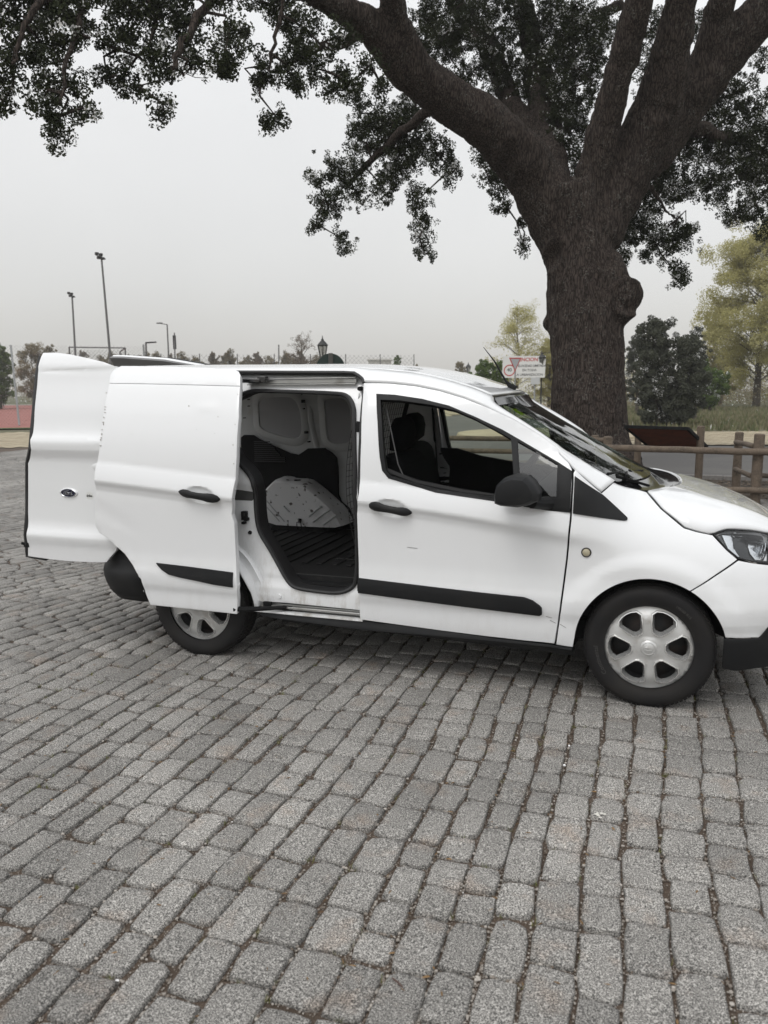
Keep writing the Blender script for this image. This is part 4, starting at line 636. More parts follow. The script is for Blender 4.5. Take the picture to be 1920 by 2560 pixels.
# far rear door leaf
fl = [(-1.572,1.822),(-1.45,1.818),(-1.10,1.79),(-.80,1.738),(-.71,1.69),(-.70,.55),(-1.57,.53),(-1.60,.9),(-1.60,1.3),(-1.585,1.6)]
fo = panel('rear_door', fl, lambda x,z: leaf_y(x,z)-.10, MW, van, side=1, th=.03, gap=0)
panel('inner_skin', inset_poly(fl,.012), lambda x,z: leaf_y(x,z)-.10, mat('shaded_inner_grey', (.17,.17,.17), .5), fo, side=1, th=.02, gap=0, off=-.055, bevel=.006)  # inner face in shade: the shade is put into a darker grey
mb = MB(); mb.tube([(-1.572,.69,1.812),(-1.45,.69,1.808),(-1.10,.70,1.78),(-.80,.71,1.730)], .012, 8); mb.build('door_seal', M['seal'], fo)
# --- rear bumper
path = [(-.345,-.862),(-.45,-.868),(-.58,-.85),(-.68,-.80),(-.755,-.70),(-.795,-.50),(-.81,0)]
path = resample([(x,y,0) for x, y in path], 16)
path = [Vector((p.x,p.y,0)) for p in path]; full = path+[Vector((p.x,-p.y,0)) for p in path[-2::-1]]
sec = [(.62,-.040),(.60,-.030),(.545,-.026),(.50,-.016),(.475,.002),(.455,.010),(.42,.009),(.38,-.002),(.33,-.022),(.285,-.06)]
rows = []
for i, p in enumerate(full):
    t = (full[min(i+1,len(full)-1)]-full[max(i-1,0)]).normalized(); nrm = Vector((t.y,-t.x,0))
    if nrm.dot(Vector((p.x+.2,p.y,0))) < 0: nrm = -nrm
    rows.append([(p.x+nrm.x*d, p.y+nrm.y*d, z) for z, d in sec])
sheet('rear_bumper', rows, M['plastic'], van, th=.006, ang=30)
# --- inside: cargo bay
mb = MB(); mb.box((.10,0,.48), (1.72,1.40,.04)); mb.build('cargo_floor', M['matfl'], van, bevel=.004)
mb = MB()
for k in range(16):
    x = -.55+.095*k+rnd.uniform(-.01,.01); mb.box((x, .02, .504), (.035,.95,.010))
for k in range(5): mb.box((.78,-.30+.2*k,.505),(.28,.012,.014))
mb.pieces('floor_rib', M['matfl'], van, bevel=.004)
mb = MB(); mb.box((.755,-.695,.452), (.43,.12,.02)); mb.build('step', M['dark'], van, bevel=.003)
mb = MB()
for k in range(9): mb.box((.775,-.745+.0125*k,.464), (.36,.005,.006))
mb.pieces('step_rib', M['plastic'], van)
FW = PLACE['far']
wall_y = lambda x, z: .735-.10*sms(1.35,1.62,z)
panel('inner_side', [(-.74,.46),(.93,.46),(1.0,.9),(.99,1.60),(-.72,1.63)], wall_y, M['inner'], van, side=1, flip=True, th=.01, gap=0, dents=(), holes=[])
# stamped window fields with a rolled border
for nm in ('win1','win2'):
    o = FW[nm]; s1 = smooth_poly(o, 2); s2 = smooth_poly(inset_poly(o,-.035), 2)
    V = []; F = []; m = len(s1); s3 = smooth_poly(inset_poly(o,.010), 2); s0 = smooth_poly(inset_poly(o,-.055), 2)
    for pl, d in ((s0,-.005),(s2,-.020),(s1,-.020),(s3,-.006)):
        for x, z in pl: V.append((x, wall_y(x,z)+d, z))
    for i in range(3):
        for k in range(m): F.append((i*m+k,i*m+(k+1)%m,(i+1)*m+(k+1)%m,(i+1)*m+k))
    mesh('stamped_frame', V, F, M['inner'], van, 40)
    panel('window_blank', smooth_poly(inset_poly(o,.006),1), wall_y, mat('blank_'+nm, (.30,.30,.31), .35, 0, .5), van, side=1, flip=True, off=-.011, th=0, gap=0, bevel=0)
rl_ = [(.02,1.50),(.03,1.30),(.07,1.13),(.09,1.03),(.09,.95)]
mb = MB(); mb.tube([(x, .742, z) for x, z in rl_], .026, 10); mb.tube([(x+.09,.740,z) for x, z in rl_], .020, 10); mb.pieces('inner_rib', M['inner'], van)
mb = MB()
for x, z, a, b in ((-.005,1.455,.018,.022),(.015,1.225,.022,.018),(.035,1.155,.014,.010),(-.01,1.505,.008,.008),(.0,1.40,.008,.008),(-.49,1.50,.010,.010),(-.46,1.47,.008,.008),(-.46,1.42,.008,.008),(-.50,1.33,.008,.008)): mb.box((x,.70-.02,z),(a,.03,b))
mb.pieces('fixing_hole', M['ink'], van)
panel('lower_trim', FW['trim'], lambda x,z: .705, M['dark'], van, side=1, flip=True, th=.02, gap=0, bevel=.006)
mb = MB()
(x0,z1),(x1,z0) = FW['slot']
for k in range(11):
    z = z1-(z1-z0)*k/10; xr = x0+(x1-x0)*(.50+.5*k/10) if k < 8 else x1; mb.box(((x0+xr)/2,.694,z),(xr-x0,.018,.0065))
mb.pieces('vent_slat', mat('slat_plastic', (.035,.035,.037), .6), van, bevel=.001)
# wheel house
hs_ = FW['house']; ho = smooth_poly(hs_, 1); hc = (sum(p[0] for p in ho)/len(ho), .52)
V = []; F = []; m = len(ho)
for y, k in ((.70,1.03),(.56,1.01),(.52,.985),(.505,.95)):
    for x, z in ho: V.append((hc[0]+(x-hc[0])*k, y, max(.50, hc[1]+(z-hc[1])*k) if k != 1 else z))
for i in range(3):
    for k in range(m): F.append((i*m+k,i*m+(k+1)%m,(i+1)*m+(k+1)%m,(i+1)*m+k))
F.append(tuple(3*m+k for k in range(m)))
wh = MB().add(V, F).build('wheel_house', mat('scuffed_white', (.74,.74,.74), .42, 0, .25, noise=[(22,8,(.10,.09,.08),.615,.66),(5,4,(.45,.45,.44),.5,.8)]), van, 35)
mb = MB()
for x0, z0, x1, z1 in ((.10,.62,.20,.70),(.13,.58,.27,.68),(.21,.56,.32,.64)): mb.bar((x0,.503,z0),(x1,.503,z1),.012,.010)
for x0, z0, x1, z1 in ((-.27,.70,-.14,.57),(-.25,.73,-.10,.57)): mb.bar((x0,.503,z0),(x1,.503,z1),.006,.008)
mb.bar((-.10,.500,.69),(-.055,.500,.645),.022,.006)
mb.pieces('pressed_rib', M['inner'], wh, bevel=.003)
MB().lathe([(.002,.03),(.004,.028),(-.01,.02)], (-.03,.60,.872), 'Z', 16).build('strut_cap', M['dark'], wh)
mb = MB(); mb.tube([(.028,.498,.60),(.028,.490,.57)], .015, 10); mb.loop([(.012,.48,.575),(.044,.48,.575),(.046,.485,.535),(.04,.49,.522),(.016,.49,.522),(.010,.485,.535)], .0035, 6); mb.build('lashing_ring', M['gloss'], wh)
MB().lathe([(.002,.03),(.004,.028)], (-.03,.60,.872), 'Z', 16)
hn = [(x,z) for x,z in hs_]
prism('wheel_house', hn, -.73, -.55, M['inner'], van)
# ceiling, near inner wall, rear frame
mb = MB(); mb.box((.12,0,1.60), (1.75,1.12,.02)); mb.build('roof_liner', M['inner'], van)
panel('inner_side', [(-.74,.50),(-.05,.50),(.08,.90),(.10,1.55),(-.72,1.60)], lambda x,z: wall_y(x,z)+.0, M['inner'], van, side=-1, flip=True, th=.01, gap=0)
mb = MB()
for s in (-1,1): mb.box((-.73,s*.70,1.06), (.05,.10,1.08))
mb.box((-.72,0,1.62),(.06,1.30,.06)); mb.box((-.74,0,.50),(.06,1.40,.06)); mb.pieces('rear_frame', MW, van, bevel=.01)
# mesh bulkhead
def bxp(y, z): return .955-.085*math.sin(math.pi*min(1,max(0,(z-.55)/.95)))*1.0
mb = MB()
for k in range(27):
    z = .56+.036*k; mb.tube([(bxp(y,z), y, z+.006*math.sin(7*y+k)) for y in [-.685+.09*i for i in range(11)]], .0018, 4, False)
for k in range(21):
    y = -.685+.044*k; mb.tube([(bxp(y,z), y, z) for z in [.56+.06*i for i in range(17)]], .0018, 4, False)
gr = mb.build('mesh_bulkhead', M['ink'], van, 0); tag(gr, kind='stuff')
mb = MB(); mb.tube([(bxp(0,z)+.01,.21,z) for z in [.55+.06*i for i in range(18)]], .014, 8); mb.tube([(.96,-.70,1.545),(.96,.21,1.555)], .012, 8); mb.build('bulkhead_post', M['dark'], gr)
mb = MB(); mb.box((.99,-.10,.93),(.012,1.10,.42)); mb.build('hardboard_panel', M['hard'], gr)
# pillars between cab and cargo
for s in (-1,1):
    panel('inner_pillar', [(.90,.46),(1.09,.46),(1.09,1.0),(1.03,1.10),(1.00,1.50),(.92,1.56),(.90,1.2)] if s > 0 else [(.985,.46),(1.09,.46),(1.10,1.05),(1.08,1.50),(1.0,1.55),(1.0,1.2)], lambda x,z: side_y(x,z)-.045, M['inner'] if s > 0 else M['dark'], van, side=s, th=.05, gap=0)
mb = MB(); mb.tube([(.985,.70,1.44),(.99,.74,1.2),(1.0,.76,1.0),(1.02,.77,.60)], .010, 6); mb.build('seat_belt', M['dark'], van)
mb = MB(); mb.tube([(1.12,-.72,1.44),(1.20,-.77,1.15),(1.30,-.78,.95)], .0035, 6); mb.build('seat_belt', mat('belt_edge', (.10,.10,.10), .6), van)
# cab: floor, dash, seats, wheel
mb = MB(); mb.box((1.65,0,.42), (1.35,1.45,.05)); mb.build('cab_floor', M['dark'], van)
mb = MB(); mb.add(*(lambda pr: ([(x,y,z) for y in (-.74,.74) for x, z in pr], [tuple(range(len(pr))), tuple(range(2*len(pr)-1,len(pr)-1,-1))]+[(i,(i+1)%len(pr),len(pr)+(i+1)%len(pr),len(pr)+i) for i in range(len(pr))]))([(1.86,.60),(1.80,.80),(1.82,.97),(1.90,1.02),(2.10,1.03),(2.33,1.02),(2.40,.95),(2.40,.45),(2.0,.45)]))
mb.build('dashboard', M['dark'], van, bevel=.03)
for y in (-.36,.37):
    dx = .0 if y < 0 else -.15
    s0 = MB(); s0.add(*(lambda pr: ([(x+dx,y+yy,z) for yy in (-.24,.24) for x, z in pr], [tuple(range(len(pr))), tuple(range(2*len(pr)-1,len(pr)-1,-1))]+[(i,(i+1)%len(pr),len(pr)+(i+1)%len(pr),len(pr)+i) for i in range(len(pr))]))([(1.20,.55),(1.62,.58),(1.68,.66),(1.62,.74),(1.34,.72),(1.24,.85),(1.17,1.15),(1.11,1.19),(1.05,1.18),(1.03,1.10),(1.10,.80),(1.14,.62)]))
    seat = s0.build('seat', M['cloth'], van, bevel=.04)
    h = MB(); secs = [(-.115,.72),(-.10,.92),(-.05,1),(.05,1),(.10,.92),(.115,.72)]; pr = [(1.045,1.19),(1.10,1.185),(1.145,1.22),(1.155,1.30),(1.14,1.36),(1.11,1.385),(1.075,1.38),(1.05,1.33)]
    V = []; F = []; m = len(pr); cxx, czz = 1.10, 1.285
    for yy, k in secs: V += [(cxx+dx+(x-cxx)*k, y+yy, czz+(z-czz)*k) for x, z in pr]
    for i in range(5):
        for k in range(m): F.append((i*m+k,i*m+(k+1)%m,(i+1)*m+(k+1)%m,(i+1)*m+k))
    F += [tuple(range(m)), tuple(5*m+k for k in range(m))]
    h.add(V, F); h.build('headrest', M['cloth'], seat, 60, bevel=0)
ax = Vector((1.70,.37,1.02)); nrm = Vector((-.80,0,.60)).normalized(); e1 = Vector((0,1,0)); e2 = nrm.cross(e1)
MB().loop([ax+(e1*math.cos(a)+e2*math.sin(a))*.185 for a in [2*math.pi*i/40 for i in range(40)]], .015, 8).build('steering_wheel', M['dark'], van)
mb = MB(); mb.tube([ax-nrm*.02, ax-nrm*.25], [.06,.05], 12)
for a in (0,math.pi,math.pi*1.5): mb.bar(ax-nrm*.02, ax+(e1*math.cos(a)+e2*math.sin(a))*.18, .03, .015)
mb.build('steering_column', M['dark'], van)
# antenna
a3 = [Vector(p) for p in PLACE['obj']['antenna']]
mb = MB(); mb.tube([a3[0]+Vector((.035,0,-.01)), a3[0]+Vector((0,0,.012)), a3[0].lerp(a3[1],.25), a3[1], a3[2]], [.022,.015,.0065,.0045,.0016], 8); mb.build('antenna', M['dark'], van)
# --- underside
mb = MB(); mb.box((.97,0,.30), (3.2,1.30,.10)); mb.box((1.25,0,.26),(1.5,1.56,.06)); mb.box((2.55,0,.62),(.50,1.0,.62)); mb.box((-.15,-.0,.36),(.9,1.1,.2)); mb.build('underbody', M['under'], van)
for cx_ in (2.489, 0.0):
    for s in (-1,1):
        prof = [(s*-.85,.352),(s*-.60,.352),(s*-.52,.30),(s*-.50,.05)]
        mb = MB().lathe(prof, (cx_,0,.31), 'Y', 32, 0, math.pi); 
        mb.build('wheel_arch_liner', M['under'], van, fix=True)

# ------------------------------------------------------------------ wheels (parts of the van)
def wheel(cx_, side, phase, rx=0):
    R0 = .304; cz = .300; yf = .838
    w0 = MB()
    # tyre: outer face towards side
    pr = [(0.0,.205),(.000,.212),(-.004,.222),(-.010,.240),(-.012,.258),(-.010,.276),(-.002,.290),(.010,.2985),(.022,.3025),(.032,.3045),(.0345,.2985),(.0385,.2985),(.041,.305),(.066,.3055),(.0685,.2985),(.0735,.2985),(.076,.3058),(.11,.306),(.1125,.2985),(.1175,.2985),(.12,.3055),(.145,.3048),(.165,.300),(.18,.285),(.18,.25),(.175,.205)]
    n = 96
    w0.lathe([(-side*h*-1*(-1), r) for h, r in pr] if False else [(side*(yf+.012-h)-side*yf*0, r) for h, r in pr], (cx_,0,cz), 'Y', n)
    ty = w0.build('wheel', M['rubber'], van, 30)
    # shoulder tread blocks
    mb = MB()
    for k in range(84):
        a = 2*math.pi*(k+.5)/84
        for h, L in ((.018,.018),(.055,.020),(.094,.030),(.133,.022)):
            c = Vector((cx_, side*(yf+.012-h), cz)); e = Vector((math.cos(a),0,math.sin(a))); t = Vector((-math.sin(a),0,math.cos(a)))
            rr = .3035 if h < .03 else .3075
            M4 = Matrix((( t.x,0,e.x,(c+e*rr).x),(t.y,1,e.y,(c+e*rr).y),(t.z,0,e.z,(c+e*rr).z),(0,0,0,1)))
            mb.box((0,0,-.002),(.0165,L,.006), M4)
    tr = mb.build('tread_blocks', M['rubber'], ty, 0); tag(tr, kind='stuff')
    # steel wheel disc behind the cap
    y1 = side*(yf-.035)
    MB().lathe([(y1-side*-.00,.205),(y1-side*.01,.19),(y1-side*.03,.17),(y1-side*.015,.12),(y1-side*.005,.07),(y1,.001)], (cx_,0,cz), 'Y', 40).build('steel_rim', M['steel'], ty)
    # hub cap with six openings
    C0 = (0,0); dome = lambda r: .004+.020*sms(.20,.14,r)-.010*sms(.075,.045,r)*0+.006*sms(.06,.04,r)
    holes = []
    for k in range(6):
        a = math.radians(phase+60*k); pts = []
        for r, da in ((.176,-15),(.181,-7),(.182,0),(.181,7),(.176,15),(.160,20.5),(.120,19),(.088,15),(.078,7),(.078,-7),(.088,-15),(.120,-19),(.160,-20.5)):
            pts.append((1.03*r*math.cos(a+math.radians(da)), 1.03*r*math.sin(a+math.radians(da))))
        holes.append(pts)
    out = [(.2075*math.cos(2*math.pi*i/60), .2075*math.sin(2*math.pi*i/60)) for i in range(60)]
    yc = side*(yf+.006)
    polys = [[Vector((x,z,0)) for x, z in p] for p in [out]+holes]; flat = [v for p in polys for v in p]
    bm = bmesh.new(); bv = [bm.verts.new(v) for v in flat]
    for t in mathutils.geometry.tessellate_polygon(polys): bm.faces.new([bv[i] for i in t])
    for k in range(-9,10):
        for no in ((1,0,0),(0,1,0)): bmesh.ops.bisect_plane(bm, geom=bm.verts[:]+bm.edges[:]+bm.faces[:], plane_co=(k*.0201,k*.0201,0), plane_no=no, dist=1e-5)
    for v in bm.verts:
        x, z = v.co.x, v.co.y; r = math.hypot(x, z); v.co = Vector((cx_+x, yc+side*(dome(r)-.012+.0*r), cz+z))
    bm.normal_update(); s = sum(f.normal.y*f.calc_area() for f in bm.faces)
    if s*side < 0:
        for f in bm.faces: f.normal_flip()
    me = bpy.data.meshes.new('hub_cap'); bm.to_mesh(me); bm.free(); shade(me, 40)
    cap = link('hub_cap', me, M['silver'], ty); m = cap.modifiers.new('t','SOLIDIFY'); m.thickness = .005; m.offset = -1
    mb = MB()
    for hp_ in holes:
        # raised, chamfered rim round each opening that dives into the hole
        cxh = sum(p[0] for p in hp_)/len(hp_); czh = sum(p[1] for p in hp_)/len(hp_); n_ = len(hp_); V = []; F = []
        for k, d in ((1.14,.0002),(1.09,.0090),(1.02,.0092),(.93,-.006),(.82,-.026)):
            for x, z in hp_:
                x2 = cxh+(x-cxh)*k; z2 = czh+(z-czh)*k; r = min(.2, math.hypot(x2,z2)); V.append((cx_+x2, yc+side*(dome(r)-.012+d), cz+z2))
        for i in range(4):
            for k in range(n_): F.append((i*n_+k,i*n_+(k+1)%n_,(i+1)*n_+(k+1)%n_,(i+1)*n_+k))
        mb.add(V, F)
    mb.pieces('opening_rim', M['edge'], ty, ang=25)
    mb = MB().lathe([(yc+side*.014,.042),(yc+side*.022,.036),(yc+side*.024,.030),(yc+side*.021,.0285),(yc+side*.023,.026),(yc+side*.0245,.001)], (cx_,0,cz), 'Y', 36); mb.build('hub_centre', M['silver'], ty, 40)
    mb = MB()
    ov = [Vector((cx_+.019*math.cos(t_), yc+side*.0248, cz+.0085*math.sin(t_))) for t_ in [2*math.pi*i/24 for i in range(24)]]
    mb.loop(ov, .0009, 5); mb.build('hub_emblem', M['silver'], ty)
    script(FORD, .0006, cx_, cz, .0125*(-side), yc+side*.0248, 'hub_script', M['silver'], ty) if side < 0 else None
    mb = MB()
    for k in range(6):
        a = math.radians(phase+30+60*k+2); mb.lathe([(yc+side*.0105,.0002),(yc+side*.0105,.0038)], (cx_+.054*math.cos(a),0,cz+.054*math.sin(a)), 'Y', 10)
    mb.pieces('bolt_hole', M['ink'], ty, ang=0)
    # sidewall lettering
    if side < 0 and cx_ > 1:
        for word, a_c, sz in (('Continental', 200, .030), ('195/60 R15', 52, .018)):
            V = []; F = []
            tv, tf = text_geo(word, sz, 0, 1.05, .0004); wd = .245
            n0 = len(V)
            for v in tv:
                a = math.radians(a_c)-v.x/wd; r = wd+v.y
                V.append((cx_+r*math.cos(a), side*(yf+.0245-.0006), cz+r*math.sin(a)))
            F += [tuple(i+n0 for i in f) for f in tf]
            mesh('sidewall_lettering', V, F, mat('sidewall_print', (.042,.040,.038), .6), ty, 0)
    return ty
wheel(2.489, -1, 5); wheel(0.0, -1, 44); wheel(2.489, 1, 20); wheel(0.0, 1, 10)
# ------------------------------------------------------------------ ground
PG = PLACE['ground']; PO = PLACE['obj']
def flat(name, poly, z, m, kind='structure', parent=None):
    V = [(x,y,z) for x,y in poly]; me = bpy.data.meshes.new(name); bm = bmesh.new(); bv = [bm.verts.new(v) for v in V]
    for t in mathutils.geometry.tessellate_polygon([[Vector(v) for v in V]]): bm.faces.new([bv[i] for i in t])
    bm.normal_update()
    for f in bm.faces:
        if f.normal.z < 0: f.normal_flip()
    bm.to_mesh(me); bm.free(); o = link(name, me, m, parent)
    if kind: o['kind'] = kind
    return o
soil = mat('joint_soil', (.080,.057,.041), .95, noise=[(140,8,(.24,.19,.155),.52,.75),(4,4,(.055,.040,.028),.45,.75)], bump=[(120,.7,.008),(30,.5,.012)])
meadow = mat('meadow', (.10,.10,.055), .95, noise=[(3,6,(.15,.13,.085),.45,.65),(.25,4,(.085,.10,.045),.45,.6)], bump=(20,.8,.05))
asph = mat('asphalt', (.10,.096,.092), .9, noise=[(40,6,(.075,.072,.07),.4,.7),(.5,4,(.125,.12,.112),.45,.65)], bump=(150,.4,.005))
yelp = mat('yellow_pavers', (.42,.36,.25), .85, noise=[(1.2,5,(.34,.28,.19),.4,.65)], bump=(40,.3,.01))
red = mat('sports_court', (.26,.095,.08), .9, noise=(.6,4,(.30,.12,.10),.4,.65))
white_line = mat('line_paint', (.55,.54,.52), .8)
flat('ground', [(-179,-59),(179,-59),(179,239),(-179,239)], -.060, meadow)
flat('joint_bed', [(-17,-9),(8,-9),(8,9.35),(-2,10.5),(-9,16.5),(-16.5,11.0)], -.015, soil)
flat('verge', [(-.9,6.6),(8,7.4),(8,9.6),(-3,9.6),(-1.8,7.5)], -.012, mat('leaf_mould', (.055,.042,.030), .95, noise=[(25,8,(.14,.11,.08),.55,.75),(6,5,(.03,.025,.02),.45,.7)], bump=(50,.9,.02)))
flat('road', [(-2.5,9.45),(14,9.45),(18,18.4),(1.9,17.2),(-1.5,31.9),(-7.8,39.3),(-9.5,31),(-6.2,17.5)], -.010, asph)
mb = MB(); kb = bpy.data.objects.new('kerb', None); COL.objects.link(kb); kb['kind'] = 'structure'
for i in range(17): mb.box((-2.0+.75*i, 9.40, -.02+rnd.uniform(-.004,.004)), (.742,.10,.16))
mb.pieces('kerb_stone', mat('kerb_granite', (.20,.19,.18), .9, noise=(20,5,(.14,.13,.12),.4,.7)), kb, bevel=.008)
# yellow paving, its pavers laid as real strips with joints
def paving(name, poly, z, m, w=.20, l=.42, ang=35):
    flat(name+'_bed', poly, z-.006, mat(name+'_joint', (.20,.16,.11), .95))
    xs = [p[0] for p in poly]; ys = [p[1] for p in poly]; ca, sa = math.cos(math.radians(ang)), math.sin(math.radians(ang))
    cx_, cy_ = sum(xs)/len(xs), sum(ys)/len(ys); R = max(max(xs)-min(xs), max(ys)-min(ys))*.75
    def inside(x, y):
        c = False; n = len(poly)
        for i in range(n):
            x1,y1 = poly[i]; x2,y2 = poly[(i+1)%n]
            if (y1 > y) != (y2 > y) and x < (x2-x1)*(y-y1)/(y2-y1)+x1: c = not c
        return c
    V = []; F = []; nu = int(R/w); nv = int(R/l)
    for i in range(-nu, nu):
        for j in range(-nv, nv):
            u = i*w; v = j*l+(i%2)*l/2; x = cx_+u*ca-v*sa; y = cy_+u*sa+v*ca
            if not inside(x, y): continue
            zz = z+rnd.uniform(-.002,.004); n = len(V)
            for du, dv in ((-.44,-.47),(.44,-.47),(.44,.47),(-.44,.47)):
                V.append((x+du*w*ca-dv*l*sa, y+du*w*sa+dv*l*ca, zz))
            F.append((n,n+1,n+2,n+3))
    o = mesh(name, V, F, m, None, 0); o['kind'] = 'structure'
paving('yellow_pavement', [(1.6,23.8),(11,25.2),(11,18.9),(1.8,17.35)], .0, yelp, .30, .60, 62)
paving('far_yellow_pavement', [(-16.5,55),(-11.8,63),(-9,75),(-.6,70),(-.4,32),(-1.5,32.4),(-7.9,40),(-9.5,33)], .0, yelp, .9, 1.8, 20)
paving('left_yellow_pavement', [(-24,17),(-18.8,19.8),(-15,21.3),(-10.7,16.4),(-9.2,16.6),(-16.4,11.1),(-20,10)], .0, yelp, .30, .55, 20)
# raised round traffic island of tan setts seen through the cab
isl = MB().lathe([(-.05,3.1),(.07,3.05),(.08,2.9),(.10,1.6),(.11,.01)], (-.6,21.2,0), 'Z', 40)
isl.build('traffic_island', yelp, None)['kind'] = 'structure'
flat('sports_court', [(-28.6,19.1),(-17,25.4),(-48.3,70.2),(-90,61.6)], -.006, red)
flat('court_line', [(-88,60.6),(-48.6,69.0),(-48.9,70.2),(-92,62)], .002, white_line)
flat('grass_strip', [(-28.6,18.2),(-16.5,24.6),(-17,25.4),(-28.6,19.1)], .0, mat('short_grass', (.055,.085,.022), .95, bump=(30,1,.03)))

# ------------------------------------------------------------------ granite setts
def granite():
    m = bpy.data.materials.new('granite'); m.use_nodes = True; t = m.node_tree; b = t.nodes['Principled BSDF']; b.inputs['Roughness'].default_value = .82; b.inputs['Specular IOR Level'].default_value = .35
    g = t.nodes.new('ShaderNodeNewGeometry'); at_ = t.nodes.new('ShaderNodeAttribute'); at_.attribute_name = 'tone'; oi = t.nodes.new('ShaderNodeObjectInfo')
    def nz(s, d, r=.5):
        n = t.nodes.new('ShaderNodeTexNoise'); n.inputs['Scale'].default_value = s; n.inputs['Detail'].default_value = d; n.inputs['Roughness'].default_value = r; t.links.new(g.outputs['Position'], n.inputs['Vector']); return n
    def mr_(src, a, b_, c, d):
        r = t.nodes.new('ShaderNodeMapRange'); r.inputs[1].default_value = a; r.inputs[2].default_value = b_; r.inputs[3].default_value = c; r.inputs[4].default_value = d; t.links.new(src, r.inputs[0]); return r.outputs[0]
    fine = nz(260, 3, .7); mid = nz(95, 3, .6); big = nz(1.1, 5, .55); patch = nz(5.5, 5, .6)
    cr = t.nodes.new('ShaderNodeValToRGB'); t.links.new(fine.outputs[0], cr.inputs[0]); e = cr.color_ramp.elements
    e[0].position = .39; e[0].color = (.036,.035,.034,1); e[1].position = .63; e[1].color = (.60,.58,.545,1)
    q = e.new(.50); q.color = (.205,.196,.182,1)
    mu = t.nodes.new('ShaderNodeMix'); mu.data_type = 'RGBA'; mu.blend_type = 'MULTIPLY'; mu.inputs[0].default_value = 1; t.links.new(cr.outputs[0], mu.inputs[6])
    v1 = mr_(mid.outputs[0], .35, .65, .82, 1.15); v2 = mr_(big.outputs[0], .35, .65, .80, 1.12); v3 = mr_(at_.outputs['Fac'], 0, 1, .84, 1.14)
    m1 = t.nodes.new('ShaderNodeMath'); m1.operation = 'MULTIPLY'; t.links.new(v1, m1.inputs[0]); t.links.new(v2, m1.inputs[1])
    m2 = t.nodes.new('ShaderNodeMath'); m2.operation = 'MULTIPLY'; t.links.new(m1.outputs[0], m2.inputs[0]); t.links.new(v3, m2.inputs[1])
    cb = t.nodes.new('ShaderNodeCombineColor'); [t.links.new(m2.outputs[0], cb.inputs[i]) for i in range(3)]; t.links.new(cb.outputs[0], mu.inputs[7])
    # pinkish and rusty blushes, dark oil-like stains
    x = t.nodes.new('ShaderNodeMix'); x.data_type = 'RGBA'; x.blend_type = 'MULTIPLY'; x.inputs[7].default_value = (1.05,.90,.80,1); t.links.new(mr_(patch.outputs[0], .56, .74, 0, .85), x.inputs[0]); t.links.new(mu.outputs[2], x.inputs[6])
    st = nz(2.6, 6, .65); y = t.nodes.new('ShaderNodeMix'); y.data_type = 'RGBA'; y.blend_type = 'MULTIPLY'; y.inputs[7].default_value = (.55,.53,.52,1); t.links.new(mr_(st.outputs[0], .62, .74, 0, .7), y.inputs[0]); t.links.new(x.outputs[2], y.inputs[6])
    t.links.new(y.outputs[2], b.inputs['Base Color'])
    k = t.nodes.new('ShaderNodeBump'); k.inputs['Strength'].default_value = .55; k.inputs['Distance'].default_value = .004; t.links.new(mid.outputs[0], k.inputs['Height'])
    k2 = t.nodes.new('ShaderNodeBump'); k2.inputs['Strength'].default_value = .7; k2.inputs['Distance'].default_value = .012; n2 = nz(26, 5, .6); t.links.new(n2.outputs[0], k2.inputs['Height']); t.links.new(k.outputs[0], k2.inputs['Normal']); t.links.new(k2.outputs[0], b.inputs['Normal'])
    return m
GR = granite()
def sett_template(r, detail):
    """unit sett: uneven rounded outline, eased edges, slightly domed rough top"""
    out = []
    base = [(-.5,-.5),(-.2,-.5),(.2,-.5),(.5,-.5),(.5,-.2),(.5,.2),(.5,.5),(.2,.5),(-.2,.5),(-.5,.5),(-.5,.2),(-.5,-.2)] if detail else [(-.5,-.5),(0,-.5),(.5,-.5),(.5,0),(.5,.5),(0,.5),(-.5,.5),(-.5,0)]
    for i, (x, y) in enumerate(base):
        corner = abs(x) == .5 and abs(y) == .5
        k = r.uniform(.88,.985) if corner else 1
        out.append((x*(k)+r.uniform(-.048,.036), y*k+r.uniform(-.030,.026)))
    rings = [(1.0,-.07),(1.0,-.011),(.972,-.0025),(.90,0.0)] if detail else [(1.0,-.05),(.98,-.006),(.90,0.0)]
    V = []; F = []; m = len(out)
    for k, z in rings:
        for x, y in out: V.append((x*k, y*k, z+(r.uniform(-.0012,.0012) if z > -.01 else 0)))
    if detail:
        for x, y in out: V.append((x*.45, y*.45, .0008+r.uniform(-.0010,.0018)))
        nr = 5
    else: nr = 3
    V.append((0,0,.0015))
    for i in range(nr-1):
        for k in range(m): F.append((i*m+k, i*m+(k+1)%m, (i+1)*m+(k+1)%m, (i+1)*m+k))
    for k in range(m): F.append(((nr-1)*m+k, (nr-1)*m+(k+1)%m, len(V)-1))
    return V, F
tr_ = random.Random(3)
T_hi = [sett_template(tr_, True) for _ in range(26)]; T_lo = [sett_template(tr_, False) for _ in range(14)]
hi_me = []
for v, f in T_hi:
    me = bpy.data.meshes.new('sett'); me.from_pydata(v, [], f); me.update(); shade(me, 70); me.materials.append(GR)
    hi_me.append(me)
